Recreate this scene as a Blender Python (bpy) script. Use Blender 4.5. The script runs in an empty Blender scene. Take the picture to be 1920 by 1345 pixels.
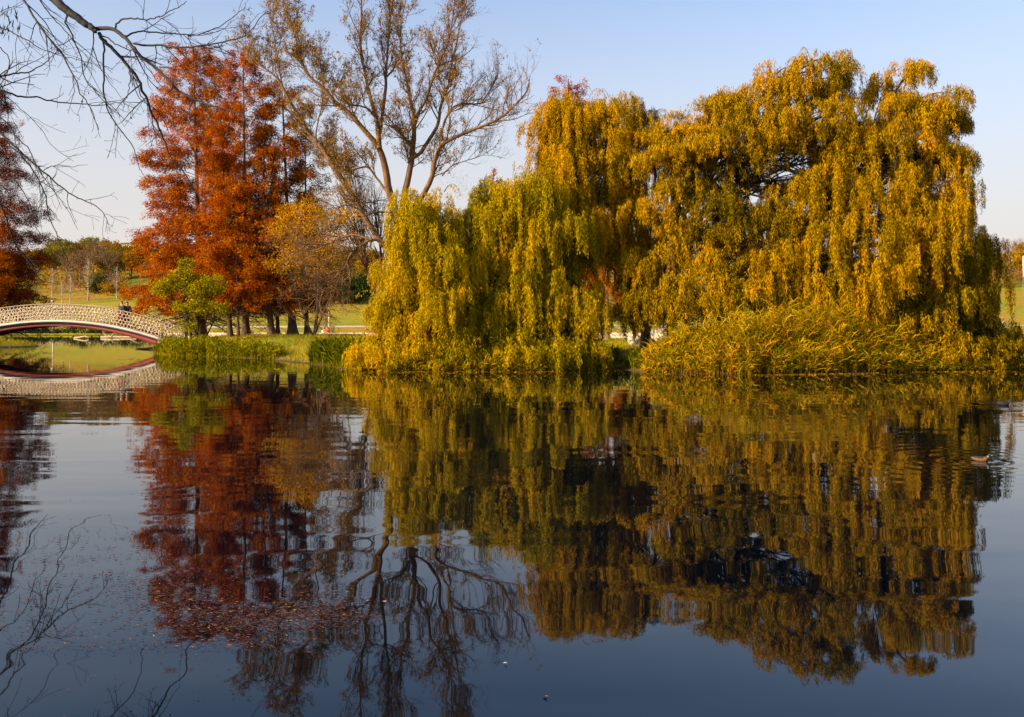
import bpy, math, random
import numpy as np
from mathutils import Vector
R = np.random.default_rng(7)
random.seed(7)
col = bpy.context.scene.collection
F, HY, CH = 1800.0, 610.0, 2.0

def at(px, py, D):
    return np.array([(px-960.0)/F*D, D, CH-(py-HY)/F*D])

# ------------------------------------------------------------------ mesh helpers
def norm(v):
    v = np.asarray(v, float)
    return v/np.maximum(np.linalg.norm(v, axis=-1, keepdims=True), 1e-9)

class MB:
    def __init__(s):
        s.v = []; s.q = []; s.t = []; s.vq = []; s.vt = []; s.n = 0; s.mq = []; s.mt = []
    def add(s, v, q=None, t=None, var=0.5, mat=0):
        v = np.asarray(v, float).reshape(-1, 3)
        s.v.append(v)
        if q is not None and len(q):
            q = np.asarray(q, int); s.q.append(q+s.n)
            s.vq.append(np.broadcast_to(np.asarray(var, float), (len(q),)).copy()); s.mq.append(np.full(len(q), mat))
        if t is not None and len(t):
            t = np.asarray(t, int); s.t.append(t+s.n)
            s.vt.append(np.broadcast_to(np.asarray(var, float), (len(t),)).copy()); s.mt.append(np.full(len(t), mat))
        s.n += len(v)
    def leaves(s, P, D, L, W, var, up=None):
        P = np.asarray(P, float); n = len(P)
        if n == 0: return
        D = norm(D); L = np.broadcast_to(L, (n,))[:, None]; W = np.broadcast_to(W, (n,))[:, None]
        rnd = R.normal(size=(n, 3)) if up is None else np.asarray(up)+R.normal(size=(n, 3))*0.35
        S = norm(np.cross(D, rnd))
        N = np.cross(S, D)
        m = P + D*L*0.45 + N*L*0.06
        v = np.empty((n, 4, 3))
        v[:, 0] = P; v[:, 1] = m+S*W*0.5; v[:, 2] = P+D*L; v[:, 3] = m-S*W*0.5
        s.add(v.reshape(-1, 3), q=np.arange(n*4).reshape(n, 4), var=var)
    def tube(s, pts, rad, sides=6, var=0.5, cap=True):
        pts = np.asarray(pts, float); m = len(pts)
        rad = np.broadcast_to(rad, (m,))
        T = np.gradient(pts, axis=0); T = norm(T)
        ref = np.array([0.13, 0.21, 1.0]) if abs(T[m//2][2]) < 0.8 else np.array([1.0, 0.17, 0.1])
        A = norm(np.cross(T, ref)); B = np.cross(T, A)
        an = np.arange(sides)/sides*2*math.pi
        ring = A[:, None, :]*np.cos(an)[None, :, None] + B[:, None, :]*np.sin(an)[None, :, None]
        v = pts[:, None, :] + ring*rad[:, None, None]
        i = np.arange(m-1)[:, None]*sides; j = np.arange(sides)[None, :]; j2 = (j+1) % sides
        q = np.stack([i+j, i+j2, i+sides+j2, i+sides+j], -1).reshape(-1, 4)
        s.add(v.reshape(-1, 3), q=q, var=var)
        if cap:
            base = s.n - m*sides
            for off, flip in ((0, 1), ((m-1)*sides, 0)):
                c = pts[0] if off == 0 else pts[-1]
                vv = np.vstack([v.reshape(-1, 3)[off:off+sides], c])
                k = np.arange(sides)
                tt = np.stack([k, (k+1) % sides, np.full(sides, sides)], -1)
                if flip: tt = tt[:, ::-1]
                s.add(vv, t=tt, var=var)
    def box(s, c, size, rot=0.0, var=0.5):
        x, y, z = np.array(size)/2.0
        v = np.array([[a*x, b*y, d*z] for a in (-1, 1) for b in (-1, 1) for d in (-1, 1)])
        cs, sn = math.cos(rot), math.sin(rot)
        v = np.stack([v[:, 0]*cs-v[:, 1]*sn, v[:, 0]*sn+v[:, 1]*cs, v[:, 2]], -1)+np.array(c)
        s.add(v, q=[[0, 1, 3, 2], [4, 6, 7, 5], [0, 4, 5, 1], [2, 3, 7, 6], [0, 2, 6, 4], [1, 5, 7, 3]], var=var)
    def build(s, name, mat, parent=None, smooth=False):
        me = bpy.data.meshes.new(name)
        V = np.vstack(s.v) if s.v else np.zeros((0, 3))
        q = np.vstack(s.q) if s.q else np.zeros((0, 4), int)
        t = np.vstack(s.t) if s.t else np.zeros((0, 3), int)
        if parent is not None:
            V = V-np.array(world_loc(parent))
        me.vertices.add(len(V)); me.vertices.foreach_set('co', V.astype(np.float32).ravel())
        li = np.concatenate([q.ravel(), t.ravel()]).astype(np.int32)
        me.loops.add(len(li)); me.loops.foreach_set('vertex_index', li)
        ls = np.concatenate([np.arange(len(q))*4, len(q)*4+np.arange(len(t))*3]).astype(np.int32)
        me.polygons.add(len(ls)); me.polygons.foreach_set('loop_start', ls)
        me.update(calc_edges=True)
        var = np.concatenate((s.vq or [np.zeros(0)])+(s.vt or [np.zeros(0)])).astype(np.float32)
        a = me.attributes.new('var', 'FLOAT', 'FACE'); a.data.foreach_set('value', var)
        mats = mat if isinstance(mat, (list, tuple)) else [mat]
        for m in mats: me.materials.append(m)
        if len(mats) > 1:
            mi = np.concatenate((s.mq or [])+(s.mt or [])).astype(np.int32)
            me.polygons.foreach_set('material_index', mi)
        if smooth: me.polygons.foreach_set('use_smooth', np.ones(len(ls), bool))
        o = bpy.data.objects.new(name, me); col.objects.link(o)
        if parent is not None: o.parent = parent
        return o

def world_loc(o):
    v = Vector((0, 0, 0))
    while o is not None:
        v += Vector(o.location); o = o.parent
    return v

def tag(o, label=None, cat=None, group=None, kind=None):
    if label: o['label'] = label
    if cat: o['category'] = cat
    if group: o['group'] = group
    if kind: o['kind'] = kind
    return o

def thing(name, label, cat, loc, group=None):
    o = bpy.data.objects.new(name, None); o.empty_display_size = 0.3
    col.objects.link(o); o.location = tuple(float(x) for x in loc)
    return tag(o, label, cat, group)

def copy_tree(o, parent=None):
    c = o.copy(); col.objects.link(c)
    if parent is not None: c.parent = parent
    for ch in list(o.children): copy_tree(ch, c)
    return c

def smooth_path(pts, n):
    pts = np.asarray(pts, float)
    P = np.vstack([2*pts[0]-pts[1], pts, 2*pts[-1]-pts[-2]])
    m = len(pts)-1
    out = []
    for u in np.linspace(0, m-1e-6, n):
        i = int(u); t = u-i
        a, b, c, d = P[i], P[i+1], P[i+2], P[i+3]
        out.append(0.5*((2*b)+(-a+c)*t+(2*a-5*b+4*c-d)*t*t+(-a+3*b-3*c+d)*t**3))
    return np.array(out)

# ------------------------------------------------------------------ materials
def new_mat(name):
    m = bpy.data.materials.new(name); m.use_nodes = True
    nt = m.node_tree; nt.nodes.clear()
    return m, nt, nt.nodes, nt.links

def ramp(nodes, stops):
    r = nodes.new('ShaderNodeValToRGB'); e = r.color_ramp.elements
    while len(e) < len(stops): e.new(0.5)
    for i, (p, c) in enumerate(stops):
        e[i].position = p; e[i].color = (*c, 1)
    return r

def leaf_mat(name, stops, trans=0.4, gloss=0.0):
    m, nt, N, L = new_mat(name)
    out = N.new('ShaderNodeOutputMaterial')
    at_ = N.new('ShaderNodeAttribute'); at_.attribute_name = 'var'
    r = ramp(N, stops); L.new(at_.outputs['Fac'], r.inputs[0])
    d = N.new('ShaderNodeBsdfDiffuse'); t = N.new('ShaderNodeBsdfTranslucent')
    L.new(r.outputs[0], d.inputs[0]); L.new(r.outputs[0], t.inputs[0])
    mx = N.new('ShaderNodeMixShader'); mx.inputs[0].default_value = trans
    L.new(d.outputs[0], mx.inputs[1]); L.new(t.outputs[0], mx.inputs[2])
    last = mx
    if gloss > 0:
        g = N.new('ShaderNodeBsdfGlossy'); g.inputs['Roughness'].default_value = 0.45
        m2 = N.new('ShaderNodeMixShader'); m2.inputs[0].default_value = gloss
        L.new(mx.outputs[0], m2.inputs[1]); L.new(g.outputs[0], m2.inputs[2]); last = m2
    L.new(last.outputs[0], out.inputs[0])
    return m

def solid(name, stops, rough=0.8, scale=6.0, bump=0.3, metal=0.0, stretch=(1, 1, 1), bdist=0.02):
    m, nt, N, L = new_mat(name)
    out = N.new('ShaderNodeOutputMaterial'); p = N.new('ShaderNodeBsdfPrincipled')
    tc = N.new('ShaderNodeTexCoord'); mp = N.new('ShaderNodeMapping'); mp.inputs['Scale'].default_value = stretch
    nz = N.new('ShaderNodeTexNoise'); nz.inputs['Scale'].default_value = scale; nz.inputs['Detail'].default_value = 6
    L.new(tc.outputs['Object'], mp.inputs[0]); L.new(mp.outputs[0], nz.inputs[0])
    r = ramp(N, stops); L.new(nz.outputs[0], r.inputs[0]); L.new(r.outputs[0], p.inputs['Base Color'])
    p.inputs['Roughness'].default_value = rough; p.inputs['Metallic'].default_value = metal
    if bump > 0:
        b = N.new('ShaderNodeBump'); b.inputs['Strength'].default_value = bump; b.inputs['Distance'].default_value = bdist
        L.new(nz.outputs[0], b.inputs['Height']); L.new(b.outputs[0], p.inputs['Normal'])
    L.new(p.outputs[0], out.inputs[0])
    return m

M = {}
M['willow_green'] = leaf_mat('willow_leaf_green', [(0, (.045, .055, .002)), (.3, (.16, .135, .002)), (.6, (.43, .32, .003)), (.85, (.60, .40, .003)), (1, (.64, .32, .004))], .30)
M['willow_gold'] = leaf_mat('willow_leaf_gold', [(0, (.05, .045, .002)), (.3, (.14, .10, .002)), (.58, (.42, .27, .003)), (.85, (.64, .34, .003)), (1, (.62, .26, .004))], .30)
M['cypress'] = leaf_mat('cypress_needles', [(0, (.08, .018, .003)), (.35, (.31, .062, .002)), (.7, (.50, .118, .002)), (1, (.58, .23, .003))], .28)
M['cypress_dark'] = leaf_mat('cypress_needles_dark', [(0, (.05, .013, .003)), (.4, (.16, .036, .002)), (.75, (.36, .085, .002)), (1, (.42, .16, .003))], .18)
M['shrub'] = leaf_mat('shrub_leaves', [(0, (.12, .12, .004)), (.5, (.33, .28, .005)), (1, (.54, .40, .008))], .3)
M['sparse'] = leaf_mat('thin_crown_leaves', [(0, (.14, .10, .016)), (.5, (.30, .17, .02)), (1, (.46, .22, .03))], .3)
M['gold'] = leaf_mat('golden_leaves', [(0, (.15, .10, .008)), (.5, (.38, .22, .008)), (1, (.54, .21, .008))], .3)
M['amber'] = leaf_mat('amber_leaves', [(0, (.28, .17, .006)), (.5, (.56, .32, .005)), (1, (.66, .30, .006))], .35)
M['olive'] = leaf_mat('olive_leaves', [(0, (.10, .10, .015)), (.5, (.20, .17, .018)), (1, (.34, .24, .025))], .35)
M['darkgreen'] = leaf_mat('evergreen_leaves', [(0, (.018, .035, .010)), (.5, (.05, .07, .014)), (1, (.13, .12, .02))], .2)
M['twigs'] = leaf_mat('twig_haze', [(0, (.18, .10, .06)), (.5, (.30, .18, .10)), (1, (.38, .22, .09))], .15)
M['crimson'] = leaf_mat('crimson_needles', [(0, (.05, .012, .008)), (.45, (.16, .025, .008)), (.8, (.34, .055, .006)), (1, (.46, .15, .006))], .15)
M['red'] = leaf_mat('red_leaves', [(0, (.22, .02, .006)), (.5, (.36, .035, .006)), (1, (.50, .13, .006))], .2)
M['reed'] = leaf_mat('reed_blades', [(0, (.05, .055, .002)), (.35, (.17, .15, .003)), (.7, (.44, .31, .004)), (1, (.54, .25, .010))], .22)
M['reed_green'] = leaf_mat('green_reed_blades', [(0, (.035, .05, .003)), (.5, (.15, .16, .003)), (1, (.42, .31, .005))], .2)
M['grass'] = leaf_mat('grass_blades', [(0, (.13, .16, .012)), (.5, (.30, .27, .012)), (1, (.50, .34, .02))], .35)
M['litter'] = leaf_mat('floating_weed', [(0, (.04, .02, .02)), (.5, (.13, .065, .065)), (.9, (.18, .09, .075)), (1, (.36, .24, .07))], .1)
M['darkleaf'] = leaf_mat('dark_leaf', [(0, (.02, .03, .03)), (1, (.05, .06, .04))], .25)
M['bark'] = solid('bark', [(.3, (.018, .011, .007)), (.7, (.070, .042, .022))], .9, 3, .8, stretch=(3, 3, .6))
M['bark_red'] = solid('bark_red', [(.3, (.04, .022, .014)), (.7, (.13, .065, .035))], .9, 3, .8, stretch=(4, 4, .5))
M['bark_pale'] = solid('bark_pale', [(.3, (.20, .12, .06)), (.7, (.42, .27, .15))], .85, 3, .6, stretch=(4, 4, .6))
M['bark_bare'] = solid('bark_bare', [(.3, (.060, .030, .013)), (.7, (.22, .11, .036))], .9, 2.5, .8, stretch=(3, 3, .8))
M['bark_near'] = solid('bark_near', [(.3, (.006, .006, .010)), (.7, (.020, .017, .024))], .8, 20, .6)
M['birch'] = solid('birch_bark', [(.35, (.22, .18, .13)), (.6, (.55, .48, .38))], .8, 2, .2)
M['white'] = solid('white_paint', [(.3, (.56, .50, .40)), (.7, (.72, .65, .54))], .5, 2, .1)
M['cream'] = solid('cream_lattice', [(.3, (.40, .31, .20)), (.7, (.54, .43, .29))], .6, 2, .1)
M['rust'] = solid('red_steel', [(.3, (.20, .030, .018)), (.7, (.32, .06, .03))], .5, 2, .1)
M['navy'] = solid('navy_steel', [(.3, (.03, .025, .07)), (.7, (.05, .04, .10))], .4, 2, .1)
M['deck'] = solid('deck_planks', [(.3, (.16, .11, .07)), (.7, (.26, .19, .12))], .8, 5, .2)
M['rock'] = solid('pale_rock', [(.38, (.10, .08, .06)), (.5, (.42, .36, .30)), (.65, (.66, .60, .53))], .85, 5, 1, bdist=.12)
M['stone'] = solid('quay_stone', [(.3, (.40, .30, .20)), (.7, (.58, .46, .33))], .85, 1.2, .2)
M['pathm'] = solid('path_gravel', [(.3, (.42, .33, .22)), (.7, (.56, .45, .31))], .9, 2, .2)
M['log'] = solid('bleached_log', [(.3, (.42, .30, .16)), (.7, (.62, .48, .28))], .8, 3, .5)
M['skin'] = solid('skin', [(.3, (.42, .24, .16)), (.7, (.5, .3, .2))], .6, 4, 0)
def plain(n, c, r=.8): M[n] = solid(n, [(.3, tuple(x*.85 for x in c)), (.7, tuple(min(1, x*1.12) for x in c))], r, 9, .1)
plain('coat_dark', (.018, .018, .02)); plain('coat_black', (.012, .012, .016)); plain('trouser', (.02, .022, .035)); plain('hair', (.02, .012, .008))
plain('coat_grey', (.16, .13, .13)); plain('jeans', (.07, .10, .18)); plain('red_cloth', (.72, .02, .02)); plain('orange_cloth', (.75, .16, .03))
plain('white_cloth', (.6, .58, .54)); plain('shoe', (.03, .02, .02)); plain('maroon', (.22, .03, .04)); plain('pale_trouser', (.6, .58, .55))
plain('duck_dark', (.02, .018, .02)); plain('duck_tan', (.12, .065, .022)); plain('duck_green', (.01, .05, .025), .35); plain('duck_brown', (.16, .05, .02)); plain('bill', (.62, .40, .05), .5); plain('duck_white', (.5, .49, .46))
plain('wall_cream', (.55, .48, .38)); plain('wall_grey', (.24, .21, .19)); plain('roof_grey', (.20, .19, .20)); plain('glassy', (.05, .06, .08), .2)

# ------------------------------------------------------------------ terrain
ISL = np.array([(-28.4,76.2),(-25.8,69.5),(-22.4,63),(-18,60),(-14.6,57),(-12,52),(-9.6,48),(-7,42.2),(-3.7,41.6),(.9,41.6),(3.3,43),(4.2,45.6),(5.0,44.5),(5.4,40.6),(9.5,39),(14.2,40.2),(19.5,42),(24.6,44.6),(28,52),(26,70),(20,85),(5,94),(-10,97),(-22,94),(-30,90),(-31.5,80)])
LEFT = np.array([(-9,-30),(-9.5,8),(-12.6,20),(-19,30),(-30,40),(-44,52),(-45.5,66),(-46.5,84),(-45,86.5),(-43.8,88.5),(-45,91),(-52,99),(-63,110),(-105,130),(-170,190),(-300,190),(-200,-30)])
NEAR = np.array([(-60,-60),(-60,3.0),(-5,3.2),(60,3.0),(60,-60)])

def sdf(poly, X, Y):
    d = np.full(X.shape, 1e9); ins = np.zeros(X.shape, bool)
    n = len(poly)
    for i in range(n):
        ax, ay = poly[i]; bx, by = poly[(i+1) % n]
        ex, ey = bx-ax, by-ay
        t = np.clip(((X-ax)*ex+(Y-ay)*ey)/(ex*ex+ey*ey), 0, 1)
        d = np.minimum(d, np.hypot(X-ax-t*ex, Y-ay-t*ey))
        c = ((ay > Y) != (by > Y)) & (X < (bx-ax)*(Y-ay)/((by-ay) if by != ay else 1e-9)+ax)
        ins ^= c
    return np.where(ins, d, -d)

def sst(a, b, x):
    t = np.clip((x-a)/(b-a), 0, 1); return t*t*(3-2*t)

def wob(X, Y):
    return (np.sin(X*.9+1.3*np.sin(Y*.37))*np.cos(Y*.8+.9*np.sin(X*.31))*.5 + np.sin(X*2.3+Y*1.1)*np.sin(Y*2.7-X*.6)*.25)

SHORE = 190.0
def height(X, Y):
    X = np.asarray(X, float); Y = np.asarray(Y, float)
    w = wob(X, Y)
    s = sdf(ISL, X, Y)+w*.35
    cap = .70+.45*sst(0, -14, X)
    cap = cap*(1-.42*sst(78, 95, Y))
    zi = np.where(s > 0, .10*sst(0, .35, s)+(cap-.10)*sst(0, 7.5, s)+.035*w*sst(0, 3, s), np.maximum(-.9, s*.5))
    s = sdf(LEFT, X, Y)+w*.4
    zl = np.where(s > 0, .15*sst(0, .4, s)+1.0*sst(0, 6, s)+.04*w, np.maximum(-.9, s*.5))
    s = sdf(NEAR, X, Y)
    zn = np.where(s > 0, .1+.35*sst(0, 3, s), np.maximum(-.9, s*.5))
    d = Y-SHORE
    zf = np.interp(d, [-4, -.01, 0, 3, 8, 13, 20, 60, 100, 140, 200, 420, 2500], [-.9, -.9, .38, .40, .7, 1.7, 2.3, 9.0, 16, 24, 26, 30, 30])
    zf = zf + np.where(d > 15, (np.sin(X*.02+.6)*1.6+np.sin(X*.051+Y*.02)*.9)*sst(15, 120, d), 0)
    return np.maximum(np.maximum(zi, zl), np.maximum(zn, zf))

def gz(x, y): return float(height(np.array([x]), np.array([y]))[0])

def ground_mat():
    m, nt, N, L = new_mat('grass_ground')
    out = N.new('ShaderNodeOutputMaterial'); p = N.new('ShaderNodeBsdfPrincipled'); p.inputs['Roughness'].default_value = .95
    p.inputs['Specular IOR Level'].default_value = .15
    g = N.new('ShaderNodeNewGeometry')
    def noise(sc, det=5):
        n = N.new('ShaderNodeTexNoise'); n.inputs['Scale'].default_value = sc; n.inputs['Detail'].default_value = det
        L.new(g.outputs['Position'], n.inputs['Vector']); return n
    n1, n2, n3 = noise(.035), noise(.6), noise(6)
    r1 = ramp(N, [(.35, (.13, .17, .012)), (.5, (.24, .24, .012)), (.66, (.36, .27, .014))]); L.new(n2.outputs[0], r1.inputs[0])
    r2 = ramp(N, [(.30, (.20, .22, .010)), (.5, (.32, .26, .012)), (.70, (.42, .23, .018))]); L.new(n1.outputs[0], r2.inputs[0])
    mx = N.new('ShaderNodeMix'); mx.data_type = 'RGBA'; mx.inputs[0].default_value = .55
    L.new(r1.outputs[0], mx.inputs[6]); L.new(r2.outputs[0], mx.inputs[7])
    # leaf litter under the red trees and in patches on the hill
    r3 = ramp(N, [(.52, (0, 0, 0)), (.66, (1, 1, 1))]); n4 = noise(.05, 8); L.new(n4.outputs[0], r3.inputs[0])
    mul = N.new('ShaderNodeMath'); mul.operation = 'MULTIPLY'; mul.inputs[1].default_value = .6; L.new(r3.outputs[0], mul.inputs[0])
    mx2 = N.new('ShaderNodeMix'); mx2.data_type = 'RGBA'; L.new(mul.outputs[0], mx2.inputs[0]); L.new(mx.outputs[2], mx2.inputs[6]); mx2.inputs[7].default_value = (.40, .18, .02, 1)
    r4 = ramp(N, [(.25, (.7, .7, .7)), (.75, (1.15, 1.15, 1.15))]); L.new(n3.outputs[0], r4.inputs[0])
    mm = N.new('ShaderNodeMix'); mm.data_type = 'RGBA'; mm.blend_type = 'MULTIPLY'; mm.inputs[0].default_value = 1
    L.new(mx2.outputs[2], mm.inputs[6]); L.new(r4.outputs[0], mm.inputs[7])
    # bare mud close to the waterline
    sx = N.new('ShaderNodeSeparateXYZ'); L.new(g.outputs['Position'], sx.inputs[0])
    mr = N.new('ShaderNodeMapRange'); mr.inputs[1].default_value = .04; mr.inputs[2].default_value = .17; L.new(sx.outputs[2], mr.inputs[0])
    mx3 = N.new('ShaderNodeMix'); mx3.data_type = 'RGBA'; L.new(mr.outputs[0], mx3.inputs[0]); mx3.inputs[6].default_value = (.07, .045, .02, 1); L.new(mm.outputs[2], mx3.inputs[7])
    L.new(mx3.outputs[2], p.inputs['Base Color'])
    b = N.new('ShaderNodeBump'); b.inputs['Strength'].default_value = .8; b.inputs['Distance'].default_value = .08
    L.new(n3.outputs[0], b.inputs['Height']); L.new(b.outputs[0], p.inputs['Normal'])
    L.new(p.outputs[0], out.inputs[0])
    return m

def grid_obj(name, xs, ys, zf, mat):
    X, Y = np.meshgrid(xs, ys); Z = zf(X, Y)
    mb = MB(); nx, ny = len(xs), len(ys)
    i = np.arange(ny-1)[:, None]*nx; j = np.arange(nx-1)[None, :]
    q = np.stack([i+j, i+j+1, i+nx+j+1, i+nx+j], -1).reshape(-1, 4)
    mb.add(np.stack([X, Y, Z], -1).reshape(-1, 3), q=q)
    return mb.build(name, mat, smooth=True)

xs = np.concatenate([[-2500, -1500, -900, -600], np.arange(-420, -90, 10), np.arange(-90, -36, 1.5), np.arange(-36, 30, .4), np.arange(30, 90, 1.5), np.arange(90, 420, 10), [420, 600, 900, 1500, 2500]])
ys = np.concatenate([[-80, -40], np.arange(-20, 36, 2.0), np.arange(36, 100, .4), np.arange(100, 184, 3.0), [186, 188, 189.6, 189.99, 190.0, 191, 193], np.arange(195, 215, 2), np.arange(215, 340, 5), [350, 380, 420, 500, 600, 800, 1200, 2500]])
g = grid_obj('ground', xs, ys, height, ground_mat()); tag(g, 'sunlit autumn grass of the banks, island and hillside', 'ground', kind='structure')

# ------------------------------------------------------------------ water
def water_mat():
    m, nt, N, L = new_mat('lake_water')
    out = N.new('ShaderNodeOutputMaterial'); p = N.new('ShaderNodeBsdfPrincipled')
    p.inputs['Base Color'].default_value = (.0001, .0016, .0045, 1); p.inputs['Roughness'].default_value = .015
    p.inputs['IOR'].default_value = 1.333; p.inputs['Specular Tint'].default_value = (.35, .75, 1, 1)
    g = N.new('ShaderNodeNewGeometry')
    def noise(scx, scy, det, dist=0.0, off=0):
        mp = N.new('ShaderNodeMapping'); mp.inputs['Scale'].default_value = (scx, scy, 1); mp.inputs['Location'].default_value = (off, off, 0)
        n = N.new('ShaderNodeTexNoise'); n.inputs['Scale'].default_value = 1; n.inputs['Detail'].default_value = det; n.inputs['Distortion'].default_value = dist
        L.new(g.outputs['Position'], mp.inputs[0]); L.new(mp.outputs[0], n.inputs['Vector']); return n
    a = noise(.35, .8, 1, .4); b = noise(1.8, 3.0, 2, .3, 7); c = noise(.045, .09, 3, .6, 3)
    d = noise(5, 16, 1, 0, 4)
    cr = ramp(N, [(.45, (.08, .08, .08)), (.64, (1, 1, 1))]); L.new(c.outputs[0], cr.inputs[0])
    def math_(op, x, y):
        q = N.new('ShaderNodeMath'); q.operation = op
        for k, s in ((0, x), (1, y)):
            if isinstance(s, (int, float)): q.inputs[k].default_value = s
            else: L.new(s, q.inputs[k])
        return q.outputs[0]
    h = math_('ADD', math_('MULTIPLY', a.outputs[0], WA), math_('MULTIPLY', math_('MULTIPLY', b.outputs[0], WB), cr.outputs[0]))
    h = math_('ADD', h, math_('MULTIPLY', math_('MULTIPLY', d.outputs[0], WC), cr.outputs[0]))
    sy = N.new('ShaderNodeSeparateXYZ'); L.new(g.outputs['Position'], sy.inputs[0])
    sh = N.new('ShaderNodeMapRange'); sh.inputs[1].default_value = 10; sh.inputs[2].default_value = 42; sh.inputs[3].default_value = 1; sh.inputs[4].default_value = .32; L.new(sy.outputs[1], sh.inputs[0])  # sheltered water near the island
    h = math_('MULTIPLY', h, sh.outputs[0])
    for (dx_, dy_) in DUCKS:                                        # ring ripples round each swimming duck
        vd = N.new('ShaderNodeVectorMath'); vd.operation = 'DISTANCE'; L.new(g.outputs['Position'], vd.inputs[0]); vd.inputs[1].default_value = (dx_, dy_, 0)
        d_ = vd.outputs['Value']
        h = math_('ADD', h, math_('MULTIPLY', math_('MULTIPLY', math_('SINE', math_('MULTIPLY', d_, 16.0), 0), math_('EXPONENT', math_('MULTIPLY', d_, -1.1), 0)), .0030))
    bp = N.new('ShaderNodeBump'); bp.inputs['Strength'].default_value = 1; bp.inputs['Distance'].default_value = 1.0
    L.new(h, bp.inputs['Height']); L.new(bp.outputs[0], p.inputs['Normal'])
    L.new(p.outputs[0], out.inputs[0])
    return m
DUCKS = [((1838-960)/F*(3600/254.), 3600/254.), ((1881-960)/F*24.0, 24.0)]
WA, WB, WC = .009, .0012, .0002
w = grid_obj('lake_water', np.linspace(-400, 400, 41), np.linspace(-25, SHORE+.05, 41), lambda X, Y: X*0, water_mat())
tag(w, 'calm dark lake mirroring the autumn trees', 'water', kind='structure')

# quay edging and paths on the far shore
def strip(name, y0, y1, lift, mat, label, cat, wavy=0.0, x0=-330, x1=330):
    xs_ = np.arange(x0, x1, 3.0); mb = MB(); vs = []
    for x in xs_:
        o_ = wavy*math.sin(x*.021)+wavy*.5*math.sin(x*.05+1)
        for y in np.linspace(y0, y1, 4): vs.append((x, y+o_, gz(x, y+o_)+lift))
    n = len(xs_); q = [(i*4+k, (i+1)*4+k, (i+1)*4+k+1, i*4+k+1) for i in range(n-1) for k in range(3)]
    mb.add(vs, q=q); return tag(mb.build(name, mat), label, cat, kind='structure')
strip('quay_path', 190.3, 192.7, .03, M['stone'], 'pale stone walk along the far shore of the lake', 'path', x0=-69)
strip('path', 203, 205.4, .06, M['pathm'], 'pale gravel path crossing the grass slope beyond the lake', 'path', 1.0)
mb = MB(); mb.box((130.5, 190.02, .12), (399, .35, .78)); tag(mb.build('quay_wall', M['stone']), 'low pale stone quay wall along the far shore', 'wall')

# ------------------------------------------------------------------ trees
def limb(mb, a, b, r0, r1, bend=.15, n=7, sides=7, up=0.0):
    a, b = np.asarray(a, float), np.asarray(b, float)
    t = np.linspace(0, 1, n)[:, None]; L = np.linalg.norm(b-a)
    off = R.normal(size=3)*bend*L*.5; off2 = R.normal(size=3)*bend*L*.2
    p = a+(b-a)*t+off*np.sin(t*math.pi)*.5+off2*np.sin(t*2*math.pi)*.5
    p[:, 2] += np.sin(t[:, 0]*math.pi)*up*L
    mb.tube(p, np.linspace(r0, r1, n), sides)
    return p

def trunk_tube(mb, pts, r0, r1, sides=12, flare=1.6):
    pts = smooth_path(pts, 18); m = len(pts)
    t = np.linspace(0, 1, m); rad = r0+(r1-r0)*t
    rad[0] *= flare; rad[1] *= 1+(flare-1)*.35
    mb.tube(pts, rad*(1+R.normal(size=m)*.03), sides)
    return pts

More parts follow.
